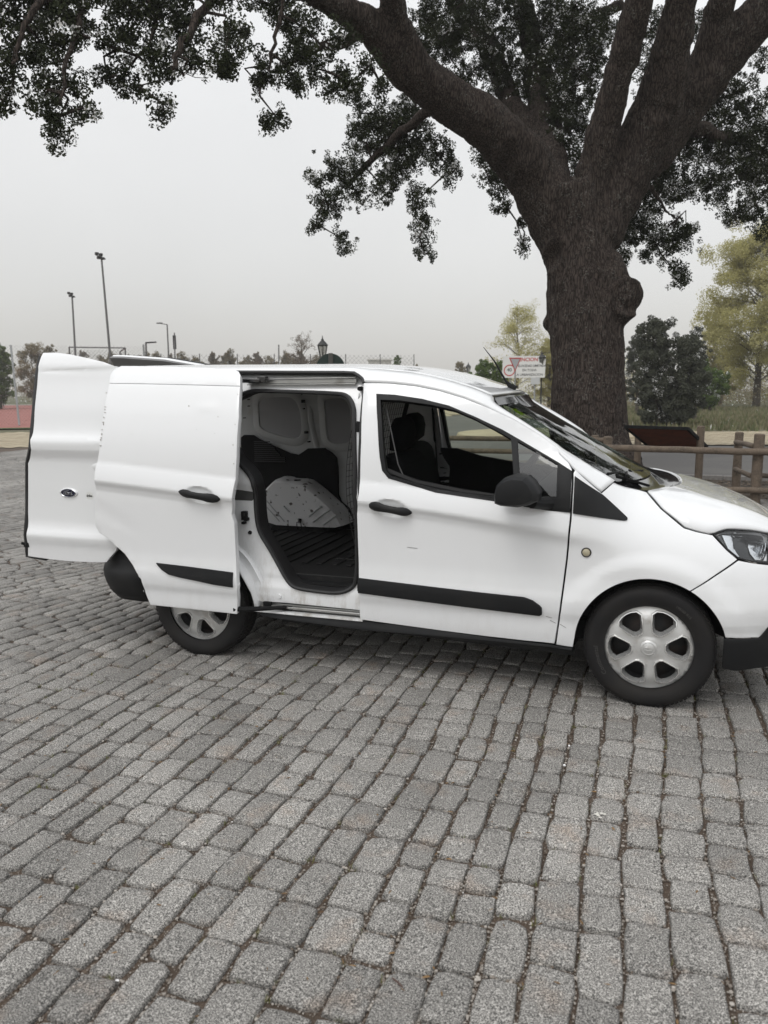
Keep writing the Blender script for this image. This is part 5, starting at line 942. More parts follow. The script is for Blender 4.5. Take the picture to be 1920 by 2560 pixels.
# rows run across the van's length; towards the left they fan out
def warp(u, v):
    a = max(0.0, -.35-u)*.155; a = min(a, .52); k = (v+1.0); k = 3.2*math.tanh(k/3.2) if k > 0 else k*.6
    wob = .012*math.sin(1.7*v+3.1*u)+.008*math.sin(4.3*v-2.2*u)
    return u+math.tan(a)*k*.9+wob, v
def in_view(x, y):
    d = Vector((x,y,0))-CAM; z = d.dot(fw)
    if z < .3: return (abs(x-CAM.x) < 2.6 and -4.6 < y)
    px_ = d.dot(r2)/z; py_ = d.dot(u2)/z
    return abs(px_) < .49+.9/z+.10 and py_ > -.78
setts = []; u = -15.0; row = 0; sr = random.Random(11)
while u < 6.5:
    w_ = sr.uniform(.112,.142); v = -4.4+sr.uniform(0,.2)
    while v < 15.5:
        l_ = sr.choice((sr.uniform(.13,.18), sr.uniform(.17,.225), sr.uniform(.20,.26)))
        x, y = warp(u+w_/2, v+l_/2); gapx = sr.uniform(.002,.015)+(.014 if sr.random() < .16 else 0); gapy = sr.uniform(.000,.011)+(.018 if sr.random() < .10 else 0)
        x2, y2 = warp(u+w_/2, v+l_/2+.1); rot = -math.atan2(x2-x, y2-y)
        xa, _ = warp(u, v+l_/2); xb, _ = warp(u+w_, v+l_/2); ww = max(.05, (xb-xa)*math.cos(rot))
        ymax = 6.55+.1*x if x > -1.2 else 8.9 if x > -2.2 else 10.2-.85*(x+2) if x > -9 else 16.2+.70*(x+9)
        vis = in_view(x, y)
        hidden = y > 1.4 and x > .2 and False
        if vis and y < ymax and not (y > 1.2 and x > -1.0 and not (x > 1.9)):
            d = math.hypot(x-CAM.x, y-CAM.y); setts.append((d, x, y, ww-gapx, l_-gapy, rot, sr.random()))
        v += l_
    u += w_; row += 1
setts.sort(key=lambda s: s[0])
pave = bpy.data.objects.new('cobbled_ground', None); COL.objects.link(pave); pave['kind'] = 'structure'
def onscreen(s):
    d = Vector((s[1],s[2],0))-CAM; z = d.dot(fw); return z > .3 and abs(d.dot(r2)/z) < .50 and abs(d.dot(u2)/z) < .665
near = []; rest = []
for s in setts: (near if (len(near) < 298 and onscreen(s)) else rest).append(s)
for i, (d, x, y, a, l, rot, rr) in enumerate(near):
    o = bpy.data.objects.new('sett', hi_me[i % len(hi_me)]); COL.objects.link(o); o.parent = pave
    o.location = (x, y, sr.uniform(-.004,.003)); o.rotation_euler = (sr.uniform(-.018,.018), sr.uniform(-.02,.02), rot+sr.uniform(-.03,.03)+(math.pi if rr > .5 else 0)); o.scale = (a, l, 1)
    o['tone'] = 0.0; 
    o.color = (rr,rr,rr,1)
V = []; F = []; tone = []
for (d, x, y, a, l, rot, rr) in rest:
    tv, tf = T_hi[int(rr*997)%26] if d < 4.6 else T_lo[int(rr*997)%14]
    n = len(V); r_ = rot+sr.uniform(-.03,.03); c, s = math.cos(r_), math.sin(r_); z0 = sr.uniform(-.004,.003); tx = sr.uniform(-.018,.018); ty_ = sr.uniform(-.02,.02); fx = -1 if rr > .5 else 1
    for p in tv:
        px_ = p[0]*a*fx; py_ = p[1]*l*fx; V.append((x+px_*c-py_*s, y+px_*s+py_*c, z0+p[2]+py_*tx+px_*ty_)); tone.append(rr)
    F += [tuple(i+n for i in f) for f in tf]
me = bpy.data.meshes.new('setts'); me.from_pydata(V, [], F); me.update(); shade(me, 70)
atn = me.attributes.new('tone','FLOAT','POINT'); atn.data.foreach_set('value', tone)
o = link('setts', me, GR, pave); o['kind'] = 'stuff'
for me, k in zip(hi_me, range(99)):
    atn = me.attributes.new('tone','FLOAT','POINT'); atn.data.foreach_set('value', [((k*37)%26)/25]*len(me.vertices))
# grit, weeds and litter in the joints
gr_ = random.Random(5)
ico = [(0,0,1),(.89,0,.45),(.28,.85,.45),(-.72,.53,.45),(-.72,-.53,.45),(.28,-.85,.45),(.72,.53,-.45),(-.28,.85,-.45),(-.89,0,-.45),(-.28,-.85,-.45),(.72,-.53,-.45),(0,0,-1)]
icf = [(0,1,2),(0,2,3),(0,3,4),(0,4,5),(0,5,1),(1,6,2),(2,7,3),(3,8,4),(4,9,5),(5,10,1),(2,6,7),(3,7,8),(4,8,9),(5,9,10),(1,10,6),(11,7,6),(11,8,7),(11,9,8),(11,10,9),(11,6,10)]
def joint_spot(s):
    d, x, y, a, l, rot, rr = s; c, sn = math.cos(rot), math.sin(rot)
    if gr_.random() < .72: lx = gr_.choice((-1,1))*(a/2+gr_.uniform(.001,.013)); ly = gr_.uniform(-.55,.55)*l
    else: ly = gr_.choice((-1,1))*(l/2+gr_.uniform(0,.010)); lx = gr_.uniform(-.5,.5)*a
    return x+lx*c-ly*sn, y+lx*sn+ly*c
nearer = [s for s in setts if s[0] < 4.8 and onscreen(s)]
V = []; F = []; tone = []
for _ in range(15000):
    s = nearer[int(len(nearer)*gr_.random()**1.35)]; x, y = joint_spot(s); r = gr_.choice((.0016,.0022,.0028,.0035,.0060 if gr_.random() < .35 else .002)); n = len(V); q = gr_.random()
    k = (gr_.uniform(.7,1.3), gr_.uniform(.7,1.3), gr_.uniform(.5,.9))
    for p in ico: V.append((x+p[0]*r*k[0], y+p[1]*r*k[1], -.011+p[2]*r*k[2]+r*.4+gr_.uniform(0,.003)*0)); tone.append(q)
    F += [tuple(i+n for i in f) for f in icf]
me = bpy.data.meshes.new('grit'); me.from_pydata(V, [], F); me.update(); at2 = me.attributes.new('tone','FLOAT','POINT'); at2.data.foreach_set('value', tone)
def tone_mat(name, cols, rough=.85, trans=0):
    m = bpy.data.materials.new(name); m.use_nodes = True; t = m.node_tree; b = t.nodes['Principled BSDF']; b.inputs['Roughness'].default_value = rough; b.inputs['Specular IOR Level'].default_value = .25
    a = t.nodes.new('ShaderNodeAttribute'); a.attribute_name = 'tone'; c = t.nodes.new('ShaderNodeValToRGB'); e = c.color_ramp.elements
    for i, cc in enumerate(cols):
        p = i/(len(cols)-1)
        if i == 0: q = e[0]
        elif i == len(cols)-1: q = e[1]; q.position = 1
        else: q = e.new(p)
        q.color = (*cc,1)
    t.links.new(a.outputs['Fac'], c.inputs[0]); t.links.new(c.outputs[0], b.inputs['Base Color'])
    if trans:
        tl = t.nodes.new('ShaderNodeBsdfTranslucent'); t.links.new(c.outputs[0], tl.inputs[0]); x = t.nodes.new('ShaderNodeMixShader'); x.inputs[0].default_value = trans
        o_ = t.nodes['Material Output']; t.links.new(b.outputs[0], x.inputs[1]); t.links.new(tl.outputs[0], x.inputs[2]); t.links.new(x.outputs[0], o_.inputs[0])
    return m
g = link('grit', me, tone_mat('grit_stones', [(.10,.075,.055),(.22,.16,.12),(.30,.25,.21),(.16,.13,.11),(.45,.42,.38)]), pave); g['kind'] = 'stuff'
V = []; F = []; tone = []
for _ in range(260):
    s = nearer[int(len(nearer)*gr_.random()**1.2)]; x, y = joint_spot(s); q = gr_.random()
    for b_ in range(gr_.randint(6,16)):
        a = gr_.uniform(0,6.28); h = gr_.uniform(.006,.020); bx_ = x+gr_.gauss(0,.006); by_ = y+gr_.gauss(0,.006); wd = .0009; n = len(V)
        V += [(bx_-wd*math.sin(a), by_+wd*math.cos(a), -.012), (bx_+wd*math.sin(a), by_-wd*math.cos(a), -.012), (bx_+math.cos(a)*h*.8, by_+math.sin(a)*h*.8, -.010+h)]; F.append((n,n+1,n+2)); tone += [q]*3
me = bpy.data.meshes.new('joint_weeds'); me.from_pydata(V, [], F); me.update(); at2 = me.attributes.new('tone','FLOAT','POINT'); at2.data.foreach_set('value', tone)
g = link('joint_weeds', me, tone_mat('weeds', [(.10,.11,.03),(.20,.18,.05),(.16,.17,.04)]), pave); g['kind'] = 'stuff'
V = []; F = []; tone = []
for _ in range(330):
    s = nearer[int(len(nearer)*gr_.random()**1.1)]; q = gr_.random()
    if gr_.random() < .65: x, y = joint_spot(s); z = -.004
    else: x, y = s[1]+gr_.uniform(-.05,.05), s[2]+gr_.uniform(-.08,.08); z = .0035
    a = gr_.uniform(0,6.28); L = gr_.uniform(.010,.026); wd = L*gr_.choice((.14,.30,.38)); n = len(V); c, sn = math.cos(a), math.sin(a)
    for du, dv, dz in ((-1,0,.001),(-.4,.8,.002),(.4,.8,.003),(1,0,.001),(.4,-.8,.0015),(-.4,-.8,.002),(0,0,.004)):
        V.append((x+du*L*.5*c-dv*wd*.5*sn, y+du*L*.5*sn+dv*wd*.5*c, z+dz)); tone.append(q)
    F += [(n+i,n+(i+1)%6,n+6) for i in range(6)]
me = bpy.data.meshes.new('leaf_litter'); me.from_pydata(V, [], F); me.update(); at2 = me.attributes.new('tone','FLOAT','POINT'); at2.data.foreach_set('value', tone)
g = link('leaf_litter', me, tone_mat('dry_leaves', [(.11,.07,.04),(.36,.28,.15),(.17,.11,.06),(.46,.40,.24),(.24,.15,.07)]), pave); g['kind'] = 'stuff'
# a dry twig and a bird dropping that the photograph shows
a = Vector((1.87,-2.93,.006)); 
tw = MB().tube([a, a+Vector((.020,-.012,.002)), a+Vector((.036,-.022,0))], [.0022,.0026,.0018], 6).build('twig', mat('twig_bark', (.09,.055,.045), .8), None, 60)
tag(tw, 'short brown twig lying on a grey cobble at the bottom of the picture', 'twig')
dp = MB()
for k in range(16): dp.lathe([(.0012,.0006),(.0002,gr_.uniform(.002,.007))], (2.335+gr_.gauss(0,.010),-1.93+gr_.gauss(0,.010),.004), 'Z', 9)
tag(dp.build('bird_dropping', mat('chalk_white', (.62,.60,.55), .9), None, 60), 'white bird dropping splashed on a cobble joint right of centre', 'bird dropping')

# ------------------------------------------------------------------ fence, board, signs
wood = mat('weathered_wood', (.125,.095,.07), .85, noise=[(9,6,(.07,.055,.042),.45,.7),(50,5,(.17,.135,.10),.5,.75)], bump=(60,.5,.004))
def log(p, q, r, name, parent, n=14, wob=.004):
    p, q = Vector(p), Vector(q); m = max(3, int((q-p).length/.25)); pts = []
    for i in range(m+1): pts.append(p.lerp(q, i/m)+Vector((rnd.uniform(-wob,wob), rnd.uniform(-wob,wob), rnd.uniform(-wob,wob))))
    d = (q-p).normalized(); P_ = [pts[0]]+[pts[0]+d*.012]+pts[1:-1]+[pts[-1]-d*.012]+[pts[-1]]; R_ = [r*.75, r]+[r*rnd.uniform(.95,1.05) for _ in pts[1:-1]]+[r, r*.75]
    return MB().tube(P_, R_, n).build(name, wood, parent, 45)
fn = thing('log_fence', (2.9,6.5,0), 'weathered log fence with a corner behind the van bonnet at the right edge', 'fence')
yr = 6.5
tp = PO['rail_top']; lw = PO['rail_low']
log((1.80,yr,.712),(4.9,yr,.672), .045, 'rail', fn); log((1.85,yr,.20),(4.9,yr,.165), .042, 'rail', fn)
for k, (bx_, by_, top) in enumerate(((1.89,6.60,.86),(3.72,8.265,.847),(3.80,6.60,.92),(5.0,6.6,.9))): log((bx_,by_,-.05),(bx_+.005,by_,top), .062 if k != 2 else .066, 'post', fn, 16, .002)
log((3.68,8.2,.70),(3.76,6.68,.75), .036, 'rail', fn); log((3.69,8.2,.29),(3.76,6.68,.35), .034, 'rail', fn)
log((3.80,6.72,.70),(4.9,7.2,.66), .036, 'rail', fn); log((3.78,6.75,.36),(4.9,7.25,.24), .034, 'rail', fn)
f2 = thing('log_fence', (0,8.5,0), 'three-rail log fence standing beyond the cab, seen through the door window', 'fence')
for r_ in PO['rails_w']: log((-.95,8.42,r_[0][2]),(1.75,8.42,r_[1][2]), .042, 'rail', f2)
for x in (-.93,1.60): log((x,8.52,-.05),(x,8.52,.76), .065, 'post', f2, 14, .002)
bd_ = PO['board']
ib = thing('information_board', (2.7,8.5,0), 'slanted rust-brown information board on two wooden posts, seen from behind', 'information board')
A_, B_, C_, D_ = [Vector(p) for p in bd_]
nb = (B_-A_).cross(D_-A_).normalized()
V = [p+nb*s for s in (-.012,.012) for p in (A_,B_,C_,D_)]
MB().add(V, [(0,1,2,3),(7,6,5,4),(0,4,5,1),(1,5,6,2),(2,6,7,3),(3,7,4,0)]).build('panel', mat('rust_brown_board', (.16,.040,.018), .7, noise=(8,5,(.11,.03,.015),.4,.7)), ib, 0)
mb = MB()
for p, q in ((A_,B_),(B_,C_),(C_,D_),(D_,A_)): mb.bar(p-nb*.004, q-nb*.004, .035, .05)
mb.build('frame', M['dark'], ib, bevel=.003)
for bx_, by_, t in ((2.265,8.75,.80),(3.187,8.35,.93)): log((bx_,by_,-.05),(bx_,by_,t), .056, 'post', ib, 14, .002)
galv = mat('galvanised_steel', (.32,.33,.33), .5, .6); signw = mat('sign_white', (.62,.62,.60), .5); signr = mat('sign_red', (.42,.045,.04), .5); signb = mat('sign_grey_lettering', (.10,.10,.10), .6); backg = mat('sign_back_green', (.014,.032,.026), .55)
def rect_frame(Q):
    Q = [Vector(q) for q in Q]; ex = (Q[1]-Q[0]); ez = (Q[0]-Q[3]); return Q, ex, ez
sg = thing('notice_sign', (-4.1,38.1,0), 'white speed notice with red heading and a red ringed 40, behind the yield sign', 'sign')
Q, ex, ez = rect_frame(PO['sign']); n_ = ex.cross(ez).normalized(); n_ = -n_ if n_.dot(CAM-Q[0]) < 0 else n_
V = [q+n_*s for s in (-.03,0) for q in Q]
MB().add(V, [(0,1,2,3),(7,6,5,4),(0,4,5,1),(1,5,6,2),(2,6,7,3),(3,7,4,0)]).build('plate', signw, sg, 0)
exn, ezn = ex.normalized(), ez.normalized(); Wd, Hd = ex.length, ez.length
def put(body, u, v, size, m, name, par, bold=.004, sp=1.0):
    tv, tf = text_geo(body, size, 0, sp, bold); O_ = Q[3]+exn*(u*Wd)+ezn*(v*Hd)+n_*.006
    mesh(name, [O_+exn*a.x+ezn*a.y for a in tv], tf, m, par, 0)
put('ATENCION', .52, .83, .27, signr, 'heading', sg, .006); put('VELOCIDAD LIMITADA', .665, .54, .175, signb, 'lettering', sg, .003, .88); put('EN TODA', .63, .34, .175, signb, 'lettering', sg, .003); put('LA URBANIZACION', .63, .13, .175, signb, 'lettering', sg, .003, .95)
put('40', .165, .36, .26, signb, 'number', sg, .006)
O_ = Q[3]+exn*(.165*Wd)+ezn*(.34*Hd)+n_*.008; V = []
for r in (.31,.255):
    V += [O_+(exn*math.cos(a)+ezn*math.sin(a))*r for a in [2*math.pi*i/40 for i in range(40)]]
mesh('red_ring', V, [(k,(k+1)%40,40+(k+1)%40,40+k) for k in range(40)], signr, sg, 0)
for kx in ('signpost1','signpost2'):
    p = PO[kx]; MB().tube([(p[0],p[1],-.05),(p[3],p[4],p[5])], .045, 8).build('post', galv, sg)
Q2 = [Vector(q) for q in PO['signsmall']]; V = [q+n_*s for s in (-.02,.0) for q in Q2]
MB().add(V, [(0,1,2,3),(7,6,5,4),(0,4,5,1),(1,5,6,2),(2,6,7,3),(3,7,4,0)]).build('lower_plate', mat('plate_grey', (.42,.43,.43), .5), sg, 0)
ys = thing('yield_sign', (-3.88,33.7,0), 'yield sign, a white triangle pointing down with a red border, on a grey post', 'sign')
c = Vector((-3.90,33.75,2.68)); r_ax = Vector((.94,.34,0)).normalized()*.95; nf = Vector((.34,-.94,0)).normalized()
def tri(s, d): return [c+nf*d+r_ax*(-.32*s)+Vector((0,0,.27+.10*(s-1))), c+nf*d+r_ax*(.32*s)+Vector((0,0,.27+.10*(s-1))), c+nf*d+Vector((0,0,-.40*s+(.02 if s < 1 else 0)))]
MB().add(tri(1,0)+tri(1,-.02), [(0,1,2),(5,4,3),(0,3,4,1),(1,4,5,2),(2,5,3,0)]).build('border', signr, ys, 0)
mesh('field', [p+Vector((0,0,-.035)) for p in tri(.74,.006)], [(0,1,2)], mat('sign_field', (.36,.37,.38), .5), ys, 0)
MB().tube([(-3.90,33.80,-.05),(-3.90,33.80,2.95)], .035, 8).build('post', galv, ys)
p = PO['round']; rs = thing('round_sign', (p[0],p[1],0), 'dark green back of a round road sign rising behind the van roof', 'sign')
nn = Vector((.46,-.89,0)).normalized(); cc = Vector((p[3],p[4],p[5]-.315))
V = []; tx_ = Vector((nn.y*-1, nn.x, 0)).normalized()
for d in (0,.012):
    V += [cc+nn*d+(tx_*math.cos(a)+Vector((0,0,math.sin(a))))*.31 for a in [2*math.pi*i/48 for i in range(48)]]
MB().add(V, [tuple(range(48)), tuple(range(95,47,-1))]+[(k,(k+1)%48,48+(k+1)%48,48+k) for k in range(48)]).build('disc', backg, rs, 30)
mb = MB(); mb.bar(cc+nn*.05+Vector((0,0,-2.3)), cc+nn*.05+Vector((0,0,.315)), .09, .05, nn); mb.build('post', mat('post_grey', (.09,.088,.08), .7), rs, bevel=.004)
def lantern(key, label, h=.85):
    p = PO[key]; top = p[5]; x, y = p[3], p[4]; s = h/.85
    t = thing('street_lantern', (x,y,0), label, 'street lamp', 'classic lanterns on posts')
    m = mat('cast_iron', (.018,.019,.019), .6) if 'iron' not in M else M['iron']; M['iron'] = m
    MB().lathe([(0,.10*s),(.25,.08*s),(.3,.045*s),(top-h*1.05,.035*s),(top-h,.06*s)], (x,y,0), 'Z', 10).build('post', m, t)
    b0 = top-h
    cage = MB()
    for k in range(6):
        a = math.pi*k/3; cage.bar((x+.11*s*math.cos(a), y+.11*s*math.sin(a), b0), (x+.20*s*math.cos(a), y+.20*s*math.sin(a), b0+.46*s), .022*s)
    cage.lathe([(.44*s,.22*s),(.48*s,.225*s),(.60*s,.12*s),(.66*s,.05*s),(.68*s,.07*s),(.72*s,.03*s),(.84*s,.008*s)], (x,y,b0), 'Z', 6); cage.lathe([(-.03*s,.03*s),(0,.13*s),(.02*s,.12*s)], (x,y,b0), 'Z', 6)
    cage.build('lamp_cage', m, t, 20)
    MB().lathe([(.02*s,.10*s),(.44*s,.185*s)], (x,y,b0), 'Z', 6).build('lamp_glass', M['pane'], t, 0)
M['pane'] = glass('lantern_glass', (.6,.6,.58), 1, .1)
lantern('lantern', 'old-style black lantern on a post, above the round green sign', .90)
lantern('lantern2', 'small old-style lantern far off, above the front of the van roof', .95)
lantern('lantern3', 'black lantern top sticking up behind the white notice sign', .85)
pole_m = mat('pole_grey', (.11,.11,.11), .6, .3)
def poles(key, label, name, kind, r0, r1, cat):
    p = PO[key]; a = Vector((p[0],p[1],0)); b = Vector(p[3:6]); d = (b-a)
    t = thing(name, (a.x,a.y,0), label, cat, 'poles around the sports ground')
    MB().tube([a-Vector((0,0,.1)), a.lerp(b,.5), b], [r0,(r0+r1)/2,r1], 8).build('pole', pole_m, t)
    mb = MB()
    if kind == 'flood':
        for k, (dx, dz) in enumerate(((-.22,.02),(.05,-.05),(-.10,-.22),(.16,-.28))): mb.box((b.x+dx,b.y-.1,b.z+dz), (.19,.14,.14), None)
        mb.bar(b+Vector((-.40,0,-.02)), b+Vector((.28,0,-.30)), .06)
    elif kind == 'arm': mb.bar(b+Vector((.05,0,0)), b+Vector((-.8,0,.16)), .06); mb.box((b.x-.8,b.y,b.z+.17),(.5,.2,.09))
    elif kind == 'panel': mb.box((b.x,b.y-.05,b.z-.9),(.30,.12,1.3))
    elif kind == 'short': mb.bar(b, b+Vector((.9,0,.03)), .18, .10)
    else: return t
    mb.build('lamp_head', M['steel'], t, bevel=.01)
    return t
poles('flood1', 'tallest floodlight pole at the sports court, with a cluster of lamps', 'floodlight_pole', 'flood', .085, .05, 'floodlight')
poles('flood2', 'shorter floodlight pole further back, left of the tallest one', 'floodlight_pole', 'flood', .10, .06, 'floodlight')
poles('street', 'slim street light with a short arm, right of the tall floodlight', 'street_light', 'arm', .09, .06, 'street lamp')
poles('panelpole', 'dark mast with a narrow box at its top, beside the slim street light', 'mast', 'panel', .08, .06, 'mast')
poles('smalllamp', 'low dark lamp post with a flat head above the van tail', 'lamp_post', 'short', .08, .07, 'street lamp')
poles('pole697', 'plain thin post standing above the middle of the van roof', 'post', '', .07, .07, 'post')
# ball-stop goal frame and chain-link fences
gf = thing('goal_frame', (-39,47.5,0), 'tall steel frame with ball net at the court, behind the open rear door', 'goal frame')
gl, g2_, g3_ = PO['goalL'], PO['goalR'], PO['goalR2']
for p in (gl, g2_, g3_): MB().tube([(p[3],p[4],0),(p[3],p[4],p[5])], .06, 6).build('post', pole_m, gf)
mb = MB(); mb.bar(gl[3:6], g2_[3:6], .09); mb.bar(Vector(g2_[3:6]), Vector(g3_[3:6]), .08); mb.build('crossbar', pole_m, gf)
netm = mat('wire_net', (.13,.13,.125), .7)
def net(a, b, z0, z1, s, name, par, r=.004):
    a, b = Vector(a), Vector(b); L = (b-a).length; d = (b-a).normalized(); H = z1-z0; V = []; F = []
    nrm_ = d.cross(Vector((0,0,1)))
    def ln(p, q):
        e = (q-p).normalized(); t_ = e.cross(nrm_).normalized()*r; n = len(V); V.extend([p-t_, q-t_, q+t_, p+t_]); F.append((n,n+1,n+2,n+3))
    k = -H
    while k < L:
        for sg_ in (1,-1):
            s0 = max(0,k); s1 = min(L,k+H)
            if s1 > s0:
                if sg_ > 0: ln(a+d*s0+Vector((0,0,z0+s0-k)), a+d*s1+Vector((0,0,z0+s1-k)))
                else: ln(a+d*s0+Vector((0,0,z1-(s0-k))), a+d*s1+Vector((0,0,z1-(s1-k))))
        k += s
    o = mesh(name, V, F, netm, par, 0); return o
net((g2_[3],g2_[4],0), (g3_[3],g3_[4],0), .1, 4.6, .22, 'net', gf, .008)
net((gl[3],gl[4],0), (g2_[3],g2_[4],0), .1, 4.7, .30, 'net', gf, .006)
wf = thing('wire_fence', (-35,75,0), 'long tall chain-link fence in front of the hazy row of trees', 'fence')
a = Vector((-58,62,0)); b = Vector((-24,84,0))
for k in range(11):
    p = a.lerp(b, k/10); MB().tube([(p.x,p.y,0),(p.x,p.y,5.4)], .055, 6).build('post', pole_m, wf)
net(a, b, .1, 5.3, .5, 'net', wf, .009)
wf = thing('wire_fence', (-26,25,0), 'near chain-link fence with leaning posts at the left edge, before the red court', 'fence')
p1 = PO['fpost']; p2 = Vector((-31.5,21.5,0)); p3 = Vector((-20.5,27.5,0))
for q0, q1 in (((-24.9,23.9,0), Vector(p1[3:6])), ((p2.x,p2.y,0), p2+Vector((-.3,.2,3.7))), ((p3.x,p3.y,0), p3+Vector((-.2,.2,3.7)))):
    MB().tube([q0, q1], .045, 6).build('post', galv, wf)
net(p2, (-24.9,23.9,0), .05, 3.6, .16, 'net', wf, .0022); net((-24.9,23.9,0), p3, .05, 3.6, .16, 'net', wf, .0022)
# white flat-roofed building far away
bq = [Vector(p) for p in PO['building']]
bl_ = thing('flat_roof_building', (-54,159,0), 'small pale flat-roofed building far behind the van roof', 'building')
ex_ = (bq[1]-bq[0]).normalized(); ey_ = Vector((-ex_.y,ex_.x,0)); zt_ = bq[0].z; L_ = (bq[1]-bq[0]).length; o0 = Vector((bq[0].x,bq[0].y,0))
V = [o0+ex_*a+ey_*b_+Vector((0,0,c)) for a in (0,L_) for b_ in (0,5) for c in (0,zt_-.3)]
MB().add(V, [(0,1,3,2),(4,6,7,5),(0,4,5,1),(2,3,7,6),(0,2,6,4),(1,5,7,3)]).build('wall', mat('pale_render', (.50,.48,.45), .9), bl_)
V = [o0+ex_*a+ey_*b_+Vector((0,0,c)) for a in (-.3,L_+.3) for b_ in (-.3,5.3) for c in (zt_-.3,zt_)]
MB().add(V, [(0,1,3,2),(4,6,7,5),(0,4,5,1),(2,3,7,6),(0,2,6,4),(1,5,7,3)]).build('roof', mat('roof_edge_white', (.62,.60,.57), .9), bl_)
mb = MB()
for k in range(3): mb.box(tuple(o0+ex_*(.8+1.6*k)+Vector((.0,-.02,zt_-1.6))), (.8,.06,1.0))
mb.pieces('window', M['steel'], bl_)
# striped low barrier blocks by the far pavement
for k in range(9):
    x = -1.55+.55*k*.55; y = 27.4-.0*k
    o = MB().bar((x,y,.0),(x+.34,y+.1,.50), .10,.16).build('slanted_post', mat('tan_concrete', (.34,.28,.21), .9) if 'tanc' not in M else M['tanc'], None, bevel=.02); M['tanc'] = o.data.materials[0]
    tag(o, 'slanted tan concrete bollard in the row behind the oak trunk', 'bollard', 'slanted bollards behind the oak')
# person far left
def person(loc, h):
    s = h/1.75; J = [(0,0,.95),(0,0,1.15),(0,.0,1.42),(0,0,1.52),(0,-.01,1.62),(0,-.01,1.70),(-.18,0,1.40),(-.24,.02,1.15),(-.20,-.10,.95),(.18,0,1.40),(.24,.02,1.15),(.22,-.10,.95),(-.09,0,.90),(-.11,-.03,.50),(-.12,.02,.08),(-.12,-.10,.03),(.09,0,.90),(.11,.03,.50),(.13,.08,.08),(.13,-.04,.03)]
    E_ = [(0,1),(1,2),(2,3),(3,4),(4,5),(2,6),(6,7),(7,8),(2,9),(9,10),(10,11),(0,12),(12,13),(13,14),(14,15),(0,16),(16,17),(17,18),(18,19)]
    R_ = [.14,.13,.15,.06,.10,.08,.06,.045,.03,.06,.045,.03,.10,.07,.045,.03,.10,.07,.045,.03]
    me = bpy.data.meshes.new('person'); me.from_pydata([tuple(c*s for c in j) for j in J], E_, []); o = bpy.data.objects.new('person', me); COL.objects.link(o); o.location = loc
    sk = o.modifiers.new('skin','SKIN'); 
    for i, v in enumerate(me.skin_vertices[0].data): v.radius = (R_[i]*s, R_[i]*s*.8); v.use_root = (i == 0)
    o.modifiers.new('sub','SUBSURF').levels = 1; me.materials.append(mat('grey_clothes', (.10,.10,.11), .9)); return o
po = person((PO['person'][0], PO['person'][1], 0.0), 1.62)
tag(po, 'person in dark clothes standing at the far edge of the red court', 'person')

# ------------------------------------------------------------------ trees
bark = bpy.data.materials.new('oak_bark'); bark.use_nodes = True
t = bark.node_tree; b = t.nodes['Principled BSDF']; b.inputs['Roughness'].default_value = .95; b.inputs['Specular IOR Level'].default_value = .15
c = t.nodes.new('ShaderNodeTexCoord'); mp = t.nodes.new('ShaderNodeMapping'); mp.inputs['Scale'].default_value = (1,1,.13); t.links.new(c.outputs['Object'], mp.inputs[0])
v1 = t.nodes.new('ShaderNodeTexVoronoi'); v1.feature = 'DISTANCE_TO_EDGE'; v1.inputs['Scale'].default_value = 34; 
n1 = t.nodes.new('ShaderNodeTexNoise'); n1.inputs['Scale'].default_value = 9; n1.inputs['Detail'].default_value = 7; t.links.new(mp.outputs[0], n1.inputs['Vector'])
mxv = t.nodes.new('ShaderNodeMix'); mxv.data_type = 'VECTOR'; mxv.inputs[0].default_value = .12; t.links.new(mp.outputs[0], mxv.inputs[4]); t.links.new(n1.outputs['Color'], mxv.inputs[5]); t.links.new(mxv.outputs[1], v1.inputs['Vector'])
cr2 = t.nodes.new('ShaderNodeValToRGB'); t.links.new(v1.outputs['Distance'], cr2.inputs[0]); cr2.color_ramp.elements[0].color = (.009,.007,.006,1); cr2.color_ramp.elements[1].color = (.066,.052,.045,1); cr2.color_ramp.elements[1].position = .22
n2 = t.nodes.new('ShaderNodeTexNoise'); n2.inputs['Scale'].default_value = 30; n2.inputs['Detail'].default_value = 8; t.links.new(c.outputs['Object'], n2.inputs['Vector'])
n3 = t.nodes.new('ShaderNodeTexNoise'); n3.inputs['Scale'].default_value = 3; n3.inputs['Detail'].default_value = 5; t.links.new(c.outputs['Object'], n3.inputs['Vector'])
mm = t.nodes.new('ShaderNodeMath'); mm.operation = 'MULTIPLY'; r1 = t.nodes.new('ShaderNodeMapRange'); r1.inputs[1].default_value = .56; r1.inputs[2].default_value = .66; t.links.new(n2.outputs[0], r1.inputs[0])
r2_ = t.nodes.new('ShaderNodeMapRange'); r2_.inputs[1].default_value = .48; r2_.inputs[2].default_value = .62; r2_.inputs[4].default_value = .55; t.links.new(n3.outputs[0], r2_.inputs[0]); t.links.new(r1.outputs[0], mm.inputs[0]); t.links.new(r2_.outputs[0], mm.inputs[1])
x = t.nodes.new('ShaderNodeMix'); x.data_type = 'RGBA'; x.inputs[7].default_value = (.17,.17,.155,1); t.links.new(mm.outputs[0], x.inputs[0]); t.links.new(cr2.outputs[0], x.inputs[6]); t.links.new(x.outputs[2], b.inputs['Base Color'])
k = t.nodes.new('ShaderNodeBump'); k.inputs['Strength'].default_value = 1; k.inputs['Distance'].default_value = .035; t.links.new(cr2.outputs[0], k.inputs['Height']); k2 = t.nodes.new('ShaderNodeBump'); k2.inputs['Strength'].default_value = .6; k2.inputs['Distance'].default_value = .02; t.links.new(n2.outputs[0], k2.inputs['Height']); t.links.new(k.outputs[0], k2.inputs['Normal']); t.links.new(k2.outputs[0], b.inputs['Normal'])
LB = PLACE['limbs']; tb = LB['trunk'][0]
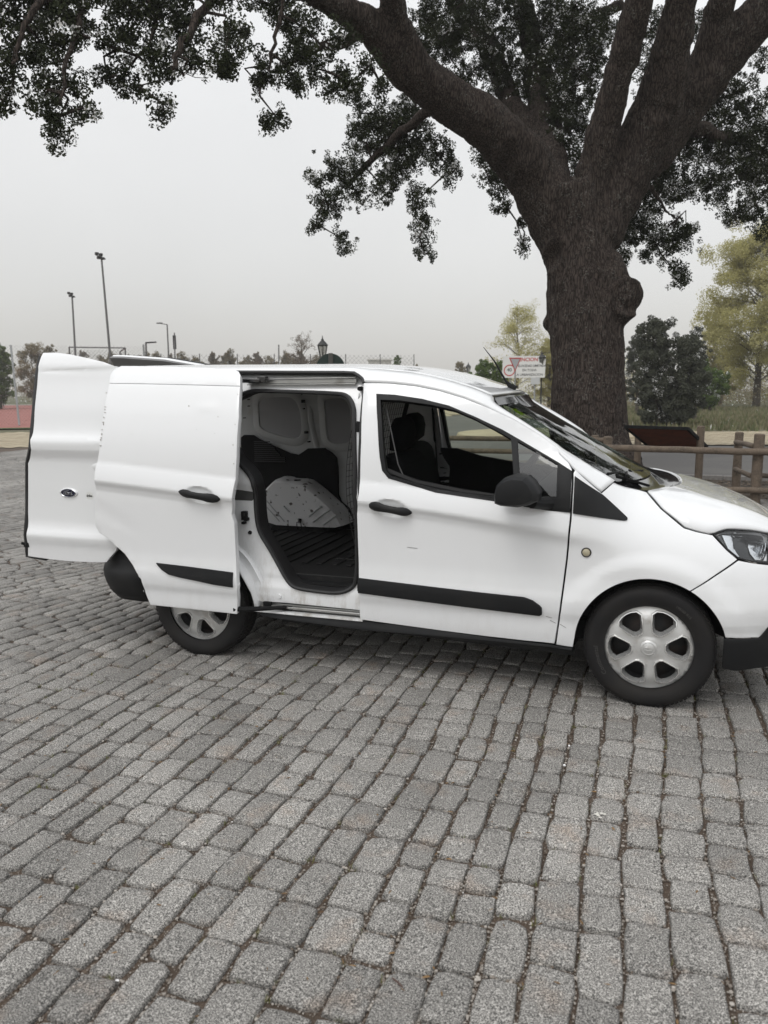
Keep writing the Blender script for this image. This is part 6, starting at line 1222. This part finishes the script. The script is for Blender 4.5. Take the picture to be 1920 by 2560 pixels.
oak = thing('holm_oak', (tb[0],tb[1],0), 'huge old holm oak with a burl on its trunk, spreading over the van', 'tree')
big = MB(); small = MB()
tr0 = random.Random(2)
def wobble(P4, amp):
    """denser points with slight bends, radii uneven as on an old tree"""
    pts = [Vector(p[:3]) for p in P4]; R_ = [p[3] for p in P4]; out = []; rr = []; jit = .008 if amp < .005 else .04
    for i in range(len(pts)-1):
        p0, p1, p2, p3 = pts[max(i-1,0)], pts[i], pts[i+1], pts[min(i+2,len(pts)-1)]
        for k in range(4):
            t = k/4; out.append(.5*((2*p1)+(p2-p0)*t+(2*p0-5*p1+4*p2-p3)*t*t+(3*p1-p0-3*p2+p3)*t**3)+Vector([tr0.gauss(0,amp) for _ in range(3)])); ts = t*t*(3-2*t); rr.append((R_[i]*(1-ts)+R_[i+1]*ts)*tr0.uniform(1-jit,1+jit))
    out.append(pts[-1]); rr.append(R_[-1]); return out, rr
base_z = -.1
for k_, P4 in LB.items():
    if k_ == 'trunk':
        P4 = [[P4[0][0]-.05,P4[0][1],-.25,P4[0][3]*1.5],[P4[0][0],P4[0][1],.05,P4[0][3]*1.18]]+P4[1:]
    pts, rr = wobble(P4, .003 if k_ == 'trunk' else .010 if P4[0][3] > .2 else .02)
    (big if P4[0][3] > .12 else small).tube(pts, rr, 20 if P4[0][3] > .2 else 8)
# burl and knots on the trunk
def at_px(px_, py_, dist):
    return CAM+(fw+r2*((px_-960)/1950.4)-u2*((py_-1280)/1950.4))*dist
def blob(mb, c, r, sq=(1,1,1)):
    c = Vector(c); A_ = [math.radians(-90+15*i) for i in range(13)]; mb.tube([c+Vector((0,0,r*math.sin(a))) for a in A_], [max(.01, r*math.cos(a)) for a in A_], 14)
TC = Vector(LB['trunk'][5][:3])
blob(big, TC+Vector((.60,-.10,.26)), .38); blob(big, TC+Vector((.48,-.12,.62)), .30); blob(big, TC+Vector((.52,-.1,.0)), .34); blob(big, TC+Vector((.44,-.06,.42)), .38); blob(big, TC+Vector((.40,0,.80)), .30); blob(big, TC+Vector((-.60,.0,-.18)), .17); blob(big, TC+Vector((.42,-.1,-.08)), .26)
bo = big.build('trunk', bark, oak, 60, fix=False)
m = bo.modifiers.new('weld','REMESH'); m.mode = 'VOXEL'; m.voxel_size = .034; m.use_smooth_shade = True
m = bo.modifiers.new('soften','SMOOTH'); m.iterations = 14; m.factor = .7
dg = bpy.context.evaluated_depsgraph_get(); tm = bpy.data.meshes.new_from_object(bo.evaluated_get(dg), depsgraph=dg); bo.modifiers.clear()
from mathutils import noise as mn
HOL = [(at_px(1268,402,13.6),.16,.10,1), (at_px(1393,628,13.9),.15,.11,1), (at_px(1566,742,13.9),.30,.10,0), (at_px(1402,1020,13.6),.20,.05,0), (at_px(1660,318,14.0),.10,.05,1)]
nv = len(tm.vertices); co = [v.co.copy() for v in tm.vertices]; no = [v.normal.copy() for v in tm.vertices]
for v, p, n_ in zip(tm.vertices, co, no):
    # furrows run up the trunk and out along the limbs; lumps and hollows of age
    q = Vector((p.x*7.5, p.y*7.5, p.z*1.5)); f_ = 1-abs(mn.noise(q+mn.noise_vector(p*2.2)*.8))*2.2; f2 = 1-abs(mn.noise(Vector((p.x*16, p.y*16, p.z*3.2))))*2
    lump = mn.noise(p*1.3)*.05+mn.noise(p*3.1+Vector((5,2,9)))*.022
    hol_ = 0.0
    for c0, r0, dp_, tall in HOL:
        e_ = p-c0; ex1 = e_.dot(r2); ez1 = e_.dot(u2)/(1.7 if tall else 1.0); q2_ = (ex1*ex1+ez1*ez1)**.5
        if q2_ < r0*1.6 and n_.dot(fw) < -.05:
            k0 = q2_/r0; hol_ += dp_*(1-k0*k0)**2 if k0 < 1 and dp_ > .06 and tall else 0
            if not tall or dp_ <= .06: hol_ += (.05*max(0,1-k0)-.045*math.exp(-((k0-1.0)/.16)**2))*dp_/.10*1.4
            else: hol_ -= .035*math.exp(-((k0-1.1)/.18)**2)
    v.co = p+n_*(lump-.030*max(0,f_)**3-.012*max(0,f2)**3+.010-hol_)
bo.data = tm; tm.materials.clear(); tm.materials.append(bark); shade(tm, 180)
# twigs and leaves
leafm = tone_mat('oak_leaves', [(.014,.019,.007),(.024,.033,.010),(.011,.015,.006),(.036,.046,.016)], .7, .12)
limb_pts = []
for k_, P4 in LB.items():
    if k_ == 'trunk': continue
    for i in range(len(P4)-1):
        for t in (0,.25,.5,.75): limb_pts.append(Vector(P4[i][:3]).lerp(Vector(P4[i+1][:3]), t))
CL = [(Vector(c[:3]), c[3], c[4]) for c in PLACE['clusters']]
# the crown goes on above and beyond the frame
oc = Vector((LB['trunk'][8][0], LB['trunk'][8][1], 6.2))
extra = []
for i in range(90):
    a = tr0.uniform(0,2*math.pi); rr_ = tr0.uniform(1.0,7.0); zz = 8.6+2.4*(1-(rr_/7.5)**2)+tr0.uniform(-.6,.6)
    p = Vector((oc.x+rr_*math.cos(a), oc.y+rr_*math.sin(a), zz)); dd = p-CAM; z_ = dd.dot(fw)
    if z_ > 0 and abs(dd.dot(r2)/z_) < .62 and dd.dot(u2)/z_ < .70: continue
    extra.append((p, .75, .55))
import numpy as np
rg = np.random.default_rng(4)
clumps = []
for c, ax_, az_ in CL:
    ax_ *= 1.12; az_ *= 1.12; dn = max(8, int(ax_*az_/.0036)); prev = []
    for _ in range(dn):
        while True:
            q = rg.uniform(-1,1,3)
            if (q**2).sum() < 1: break
        stray = rg.random() < .22; q = q*(1.45 if stray else .95)
        p = c+r2*(q[0]*ax_)+u2*(q[1]*az_)+fw*(q[2]*min(ax_,az_)*.9); clumps.append((p, rg.uniform(.04,.085) if stray else rg.uniform(.06,.15), 26 if stray else 84))
        prev.append(p)
    # twigs
    L_ = min(limb_pts, key=lambda v: (v-c).length)
    if (L_-c).length < 3.2:
        mid = (L_+c)/2+Vector([tr0.gauss(0,.10) for _ in range(3)]); small.tube([L_, mid, c], [.022,.015,.009], 5, False)
    for p in prev[::6]:
        m_ = (p+c)/2+Vector([tr0.gauss(0,.03) for _ in range(3)]); small.tube([c, m_, p], [.007,.005,.003], 4, False)
    limb_pts.append(c)
for c, ax_, az_ in extra:
    for _ in range(26):
        q = rg.normal(0,.5,3); clumps.append((c+Vector((q[0]*ax_*1.6,q[1]*ax_*1.6,q[2]*az_)), .22, 26))
tag(small.build('branches', bark, oak, 60, fix=False), kind='stuff')
def leaves(name, clumps, size, m, parent, aspect=.55, seed=1, stuff=False):
    g_ = np.random.default_rng(seed); P_ = []; T_ = []; S_ = []
    for p, r, n in clumps:
        q = g_.normal(0,1,(n,3)); q /= np.linalg.norm(q,axis=1)[:,None]; q *= (r*g_.uniform(.25,1,(n,1))**.6); P_.append(q+np.array(p)); T_.append(np.clip(np.full(n, g_.uniform(0,1))+g_.normal(0,.12,n),0,1)); S_.append(np.full(n, max(1.0, r/.12) if size < .05 else 1.0))
    C_ = np.concatenate(P_); tn = np.concatenate(T_); ss = np.concatenate(S_); n = len(C_)
    a = g_.normal(0,1,(n,3)); a /= np.linalg.norm(a,axis=1)[:,None]; b_ = g_.normal(0,1,(n,3)); b_ -= a*(a*b_).sum(1)[:,None]; b_ /= np.linalg.norm(b_,axis=1)[:,None]
    s = (size*g_.uniform(.7,1.3,n)*ss)[:,None]; a *= s/2; b_ *= s/2*aspect
    V = np.stack([C_-a, C_-b_*.9+a*.1, C_+a, C_+b_*.9+a*.1],1).reshape(-1,3)
    me = bpy.data.meshes.new(name); me.vertices.add(4*n); me.vertices.foreach_set('co', V.ravel()); me.loops.add(4*n); me.loops.foreach_set('vertex_index', np.arange(4*n)); me.polygons.add(n); me.polygons.foreach_set('loop_start', np.arange(n)*4); me.update(calc_edges=True)
    at_ = me.attributes.new('tone','FLOAT','POINT'); at_.data.foreach_set('value', np.repeat(tn,4)); return link(name, me, m, parent)
leaves('crown', clumps, .041, leafm, oak, .62, 9)

# background trees: tapered trunk, limbs, crown of leaf faces
barkb = mat('grey_bark', (.10,.085,.068), .95, noise=(8,5,(.06,.05,.04),.4,.7))
LM = {'yellow': tone_mat('budding_leaves', [(.44,.41,.17),(.56,.52,.26),(.36,.34,.15),(.50,.47,.24)], .8, .45),
      'green': tone_mat('spring_green_leaves', [(.13,.19,.05),(.19,.25,.07),(.10,.15,.04)], .8, .35),
      'olive': tone_mat('olive_leaves', [(.085,.092,.066),(.13,.14,.10),(.065,.070,.052)], .8, .2),
      'dull': tone_mat('dull_twiggy_leaves', [(.27,.225,.14),(.34,.29,.17),(.22,.19,.12)], .85, .35),
      'bare': tone_mat('sparse_buds', [(.12,.09,.06),(.17,.13,.09)], .9, .1)}
def make_tree(root, H, Wd_, lm, seed, dens=1.0, leaf=.12, low=.18, cone=0.0, trunks=1, leader=True):
    r_ = random.Random(seed); mb = MB(); tips = []
    for k in range(trunks):
        bx_ = ((k-(trunks-1)/2)*.17+r_.uniform(-.04,.04))*Wd_*(trunks > 1); lean = Vector((bx_*1.2,0,0)); pts = []; n = 6
        Hk = H*(1 if k == 0 else r_.uniform(.78,.95))
        for i in range(n+1):
            t = i/n; pts.append(Vector((bx_,0,0))+Vector((r_.gauss(0,.02)*H*t, r_.gauss(0,.02)*H*t, Hk*.93*t))+lean*t)
        mb.tube(pts, [max(.012,(H*.022)*(1-t/n)**1.1+.01) for t in range(n+1)], 6)
        nb_ = int(34*dens**.5)+6
        for j in range(nb_):
            t = low+(1-low)*(j+r_.random())/nb_; i = min(n-1, int(t*n)); p = pts[i].lerp(pts[i+1], t*n-i); a = r_.uniform(0,2*math.pi)
            prof = (math.sin(math.pi*min(1,(t-low)/(1-low)*.85+.12))**.7)*(1-cone*t); L = Wd_/2*prof*r_.uniform(.75,1.1)/(1.0 if trunks == 1 else 1.5)
            d = Vector((math.cos(a), math.sin(a), r_.uniform(.25,.9))).normalized(); q1 = p+d*L*.55+Vector((0,0,.04*H*r_.random())); q2 = p+Vector((d.x,d.y,d.z*.8))*L
            mb.tube([p, q1, q2], [H*.006*(1-t)+.008, H*.003+.005, .006], 4, False); tips += [(q1,.75),(q2,1),(p+d*L*.8,.9)]
            for _ in range(3):
                e = (q1 if r_.random() < .5 else q2)+Vector((r_.gauss(0,1),r_.gauss(0,1),r_.gauss(.3,.8)))*Wd_*.075; mb.tube([q1, e], [.010,.004], 3, False); tips.append((e,.9))
    mb.build('trunk', barkb, root, 60, keep=False, fix=False)
    cl_ = [(tuple(p), Wd_*.068*s*r_.uniform(.7,1.3), max(10,int(62*dens))) for p, s in tips]
    leaves('crown', cl_, leaf*.66, lm, root, .7, seed)
    root.children[1].matrix_parent_inverse = Matrix.Identity(4)
SPEC = {'dark_oak':('olive',3.4,.075,.02,.70,2,'dark evergreen oak, largest of the bushy trees right of the big trunk'),
 'dark_oak2':('olive',1.6,.09,.10,.6,1,'smaller dark evergreen behind the right shoulder of the bushy dark oak'),
 'dark_left':('olive',2.4,.09,.12,.55,1,'slender dark green tree just right of the big oak trunk'),
 'bush_green':('green',2.0,.12,.10,.0,2,'bright green bush between the dark oak and the tall yellow tree'),
 'yellow_right':('yellow',4.2,.17,.14,.25,1,'tall yellow-green budding tree at the right edge of the picture'),
 'yellow_right2':('yellow',3.2,.16,.10,.2,1,'lower yellow-green tree left of the tall one at the right edge'),
 'yellow_right3':('yellow',1.8,.18,.12,.2,1,'yellow-green budding tree just beyond the right edge'),
 'yellow_sign':('yellow',1.1,.13,.14,.25,1,'thinly budding tree with upright branches rising behind the white notice sign'),
 'yellow_sign2':('yellow',2.6,.14,.10,.1,1,'yellow-green tree squeezed between the notice sign and the big oak trunk'),
 'green_sign':('green',2.2,.13,.05,.0,2,'round green bush just left of the white notice sign'),
 'green_mid':('green',1.8,.15,.10,.3,1,'little green tree beside the far flat-roofed building'),
 'small_mid':('dull',1.5,.15,.10,.1,1,'tiny dull round tree above the front part of the van roof'),
 'small_mid2':('dull',1.2,.15,.10,.1,1,'small thin tree beside the far lantern over the van roof'),
 'green_left':('green',3.0,.16,.08,.1,2,'dense fresh green tree at the left edge behind the court'),
 'green_leftb':('green',2.6,.17,.08,.1,2,'fresh green tree just outside the left edge'),
 'brown_left':('dull',1.6,.16,.08,.1,1,'brownish budding tree between the green tree and the open rear door'),
 'brown_left2':('dull',1.5,.16,.08,.1,1,'lower brownish tree half hidden by the open rear door'),
 'bare_mid':('bare',.5,.10,.25,.0,1,'nearly bare tree with twisted twigs left of the black lantern')}
protos = {}
for i, tr in enumerate(PO['trees']):
    nm, x, y, _, topz, wd = tr
    if nm.startswith('row'):
        base_H, base_W = 6.2, 2.9; lab = 'dull budding tree in the far row behind the chain-link fence'
        if nm not in protos:
            root = thing('far_tree', (0,0,0), lab, 'tree', 'row of far budding trees'); make_tree(root, base_H, base_W*1.25, LM[('dull','bare','dull')[int(nm[3])]], 50+i, (2.6,1.8,2.8)[int(nm[3])], .17, .10, .15, 2); protos[nm] = root; o = root
        else:
            src = protos[nm]; o = src.copy(); COL.objects.link(o)
            for ch in src.children: c2 = ch.copy(); COL.objects.link(c2); c2.parent = o; c2.matrix_parent_inverse = Matrix.Identity(4)
        o.location = (x,y,0); o.scale = (wd/base_W*.95,)*2+(topz/base_H,); o.rotation_euler = (0,0,rnd.uniform(0,6.28))
    else:
        k_, dens, leaf, low_, cone, trn, lab = SPEC[nm]
        root = thing('bush' if 'bush' in lab else 'background_tree', (0,0,0), lab, 'bush' if 'bush' in lab else 'tree')
        make_tree(root, topz, wd, LM[k_], 100+i, dens, leaf, low_, cone, trn)
        root.location = (x, y, 0)
# undergrowth and far hedge as one mass each
def mass(name, pts, r, n, lm, leaf, lab_kind, seed):
    cl_ = [((x+tr0.gauss(0,.5), y+tr0.gauss(0,.5), abs(tr0.gauss(h*.45,h*.3))), r, n) for x, y, h in pts]
    o = leaves(name, cl_, leaf, lm, None, .7, seed); o['kind'] = 'stuff'
mass('undergrowth', [(tr0.uniform(-6,24), tr0.uniform(54,74), tr0.uniform(1.2,4.2)) for _ in range(700)], .8, 60, LM['dull'], .13, '', 31)
mass('far_hedge', [(-95+75*t+tr0.uniform(-2,2), 82+26*t+tr0.uniform(-3,3), 2.4) for t in [tr0.random() for _ in range(420)]], 1.0, 40, LM['dull'], .20, '', 32)
mass('far_wood', [(-15+60*t+tr0.uniform(-2,2), 92+tr0.uniform(-6,6), 5.0) for t in [tr0.random() for _ in range(420)]], 1.4, 60, LM['yellow'], .20, '', 33)
# meadow grass tufts on the right
V = []; F = []; tone = []
for _ in range(9000):
    y = tr0.uniform(25.5,56); x = tr0.uniform(-1,.22*y+4); h = tr0.uniform(.06,.22); a = tr0.uniform(0,3.14); wd = .03+.0006*y; n = len(V); q = tr0.random()
    V += [(x-wd*math.cos(a),y-wd*math.sin(a),-.06),(x+wd*math.cos(a),y+wd*math.sin(a),-.06),(x+tr0.gauss(0,.04),y+tr0.gauss(0,.04),h)]; F.append((n,n+1,n+2)); tone += [q]*3
me = bpy.data.meshes.new('meadow_grass'); me.from_pydata(V, [], F); me.update(); at2 = me.attributes.new('tone','FLOAT','POINT'); at2.data.foreach_set('value', tone)
g = link('meadow_grass', me, tone_mat('meadow_blades', [(.10,.12,.05),(.17,.15,.08),(.13,.14,.06),(.22,.19,.12)]), None); g['kind'] = 'stuff'
# litter on the verge below the oak
V = []; F = []; tone = []
for _ in range(2600):
    x = tr0.uniform(-1.5,6.5); y = tr0.uniform(6.7,9.3); L = tr0.uniform(.02,.05); a = tr0.uniform(0,6.28); q = tr0.random(); n = len(V); c, s = math.cos(a)*L, math.sin(a)*L
    V += [(x-c,y-s,.0),(x+s*.4,y-c*.4,tr0.uniform(0,.015)),(x+c,y+s,.004),(x-s*.4,y+c*.4,tr0.uniform(0,.012))]; F.append((n,n+1,n+2,n+3)); tone += [q]*4
me = bpy.data.meshes.new('verge_litter'); me.from_pydata(V, [], F); me.update(); at2 = me.attributes.new('tone','FLOAT','POINT'); at2.data.foreach_set('value', tone)
g = link('verge_litter', me, tone_mat('verge_leaves', [(.05,.035,.025),(.14,.10,.07),(.08,.055,.04),(.20,.16,.12)]), None); g['kind'] = 'stuff'

# ------------------------------------------------------------------ dusty air
hz = bpy.data.materials.new('dusty_air'); hz.use_nodes = True; t = hz.node_tree; t.nodes.clear(); o_ = t.nodes.new('ShaderNodeOutputMaterial'); pv = t.nodes.new('ShaderNodeVolumePrincipled')
pv.inputs['Color'].default_value = (.93,.925,.91,1); pv.inputs['Density'].default_value = .0011; pv.inputs['Anisotropy'].default_value = .2; t.links.new(pv.outputs[0], o_.inputs['Volume'])
hb = MB().box((0,90,8), (360,300,18.2)); ho_ = hb.build('haze', hz, None, 0); ho_['kind'] = 'stuff'
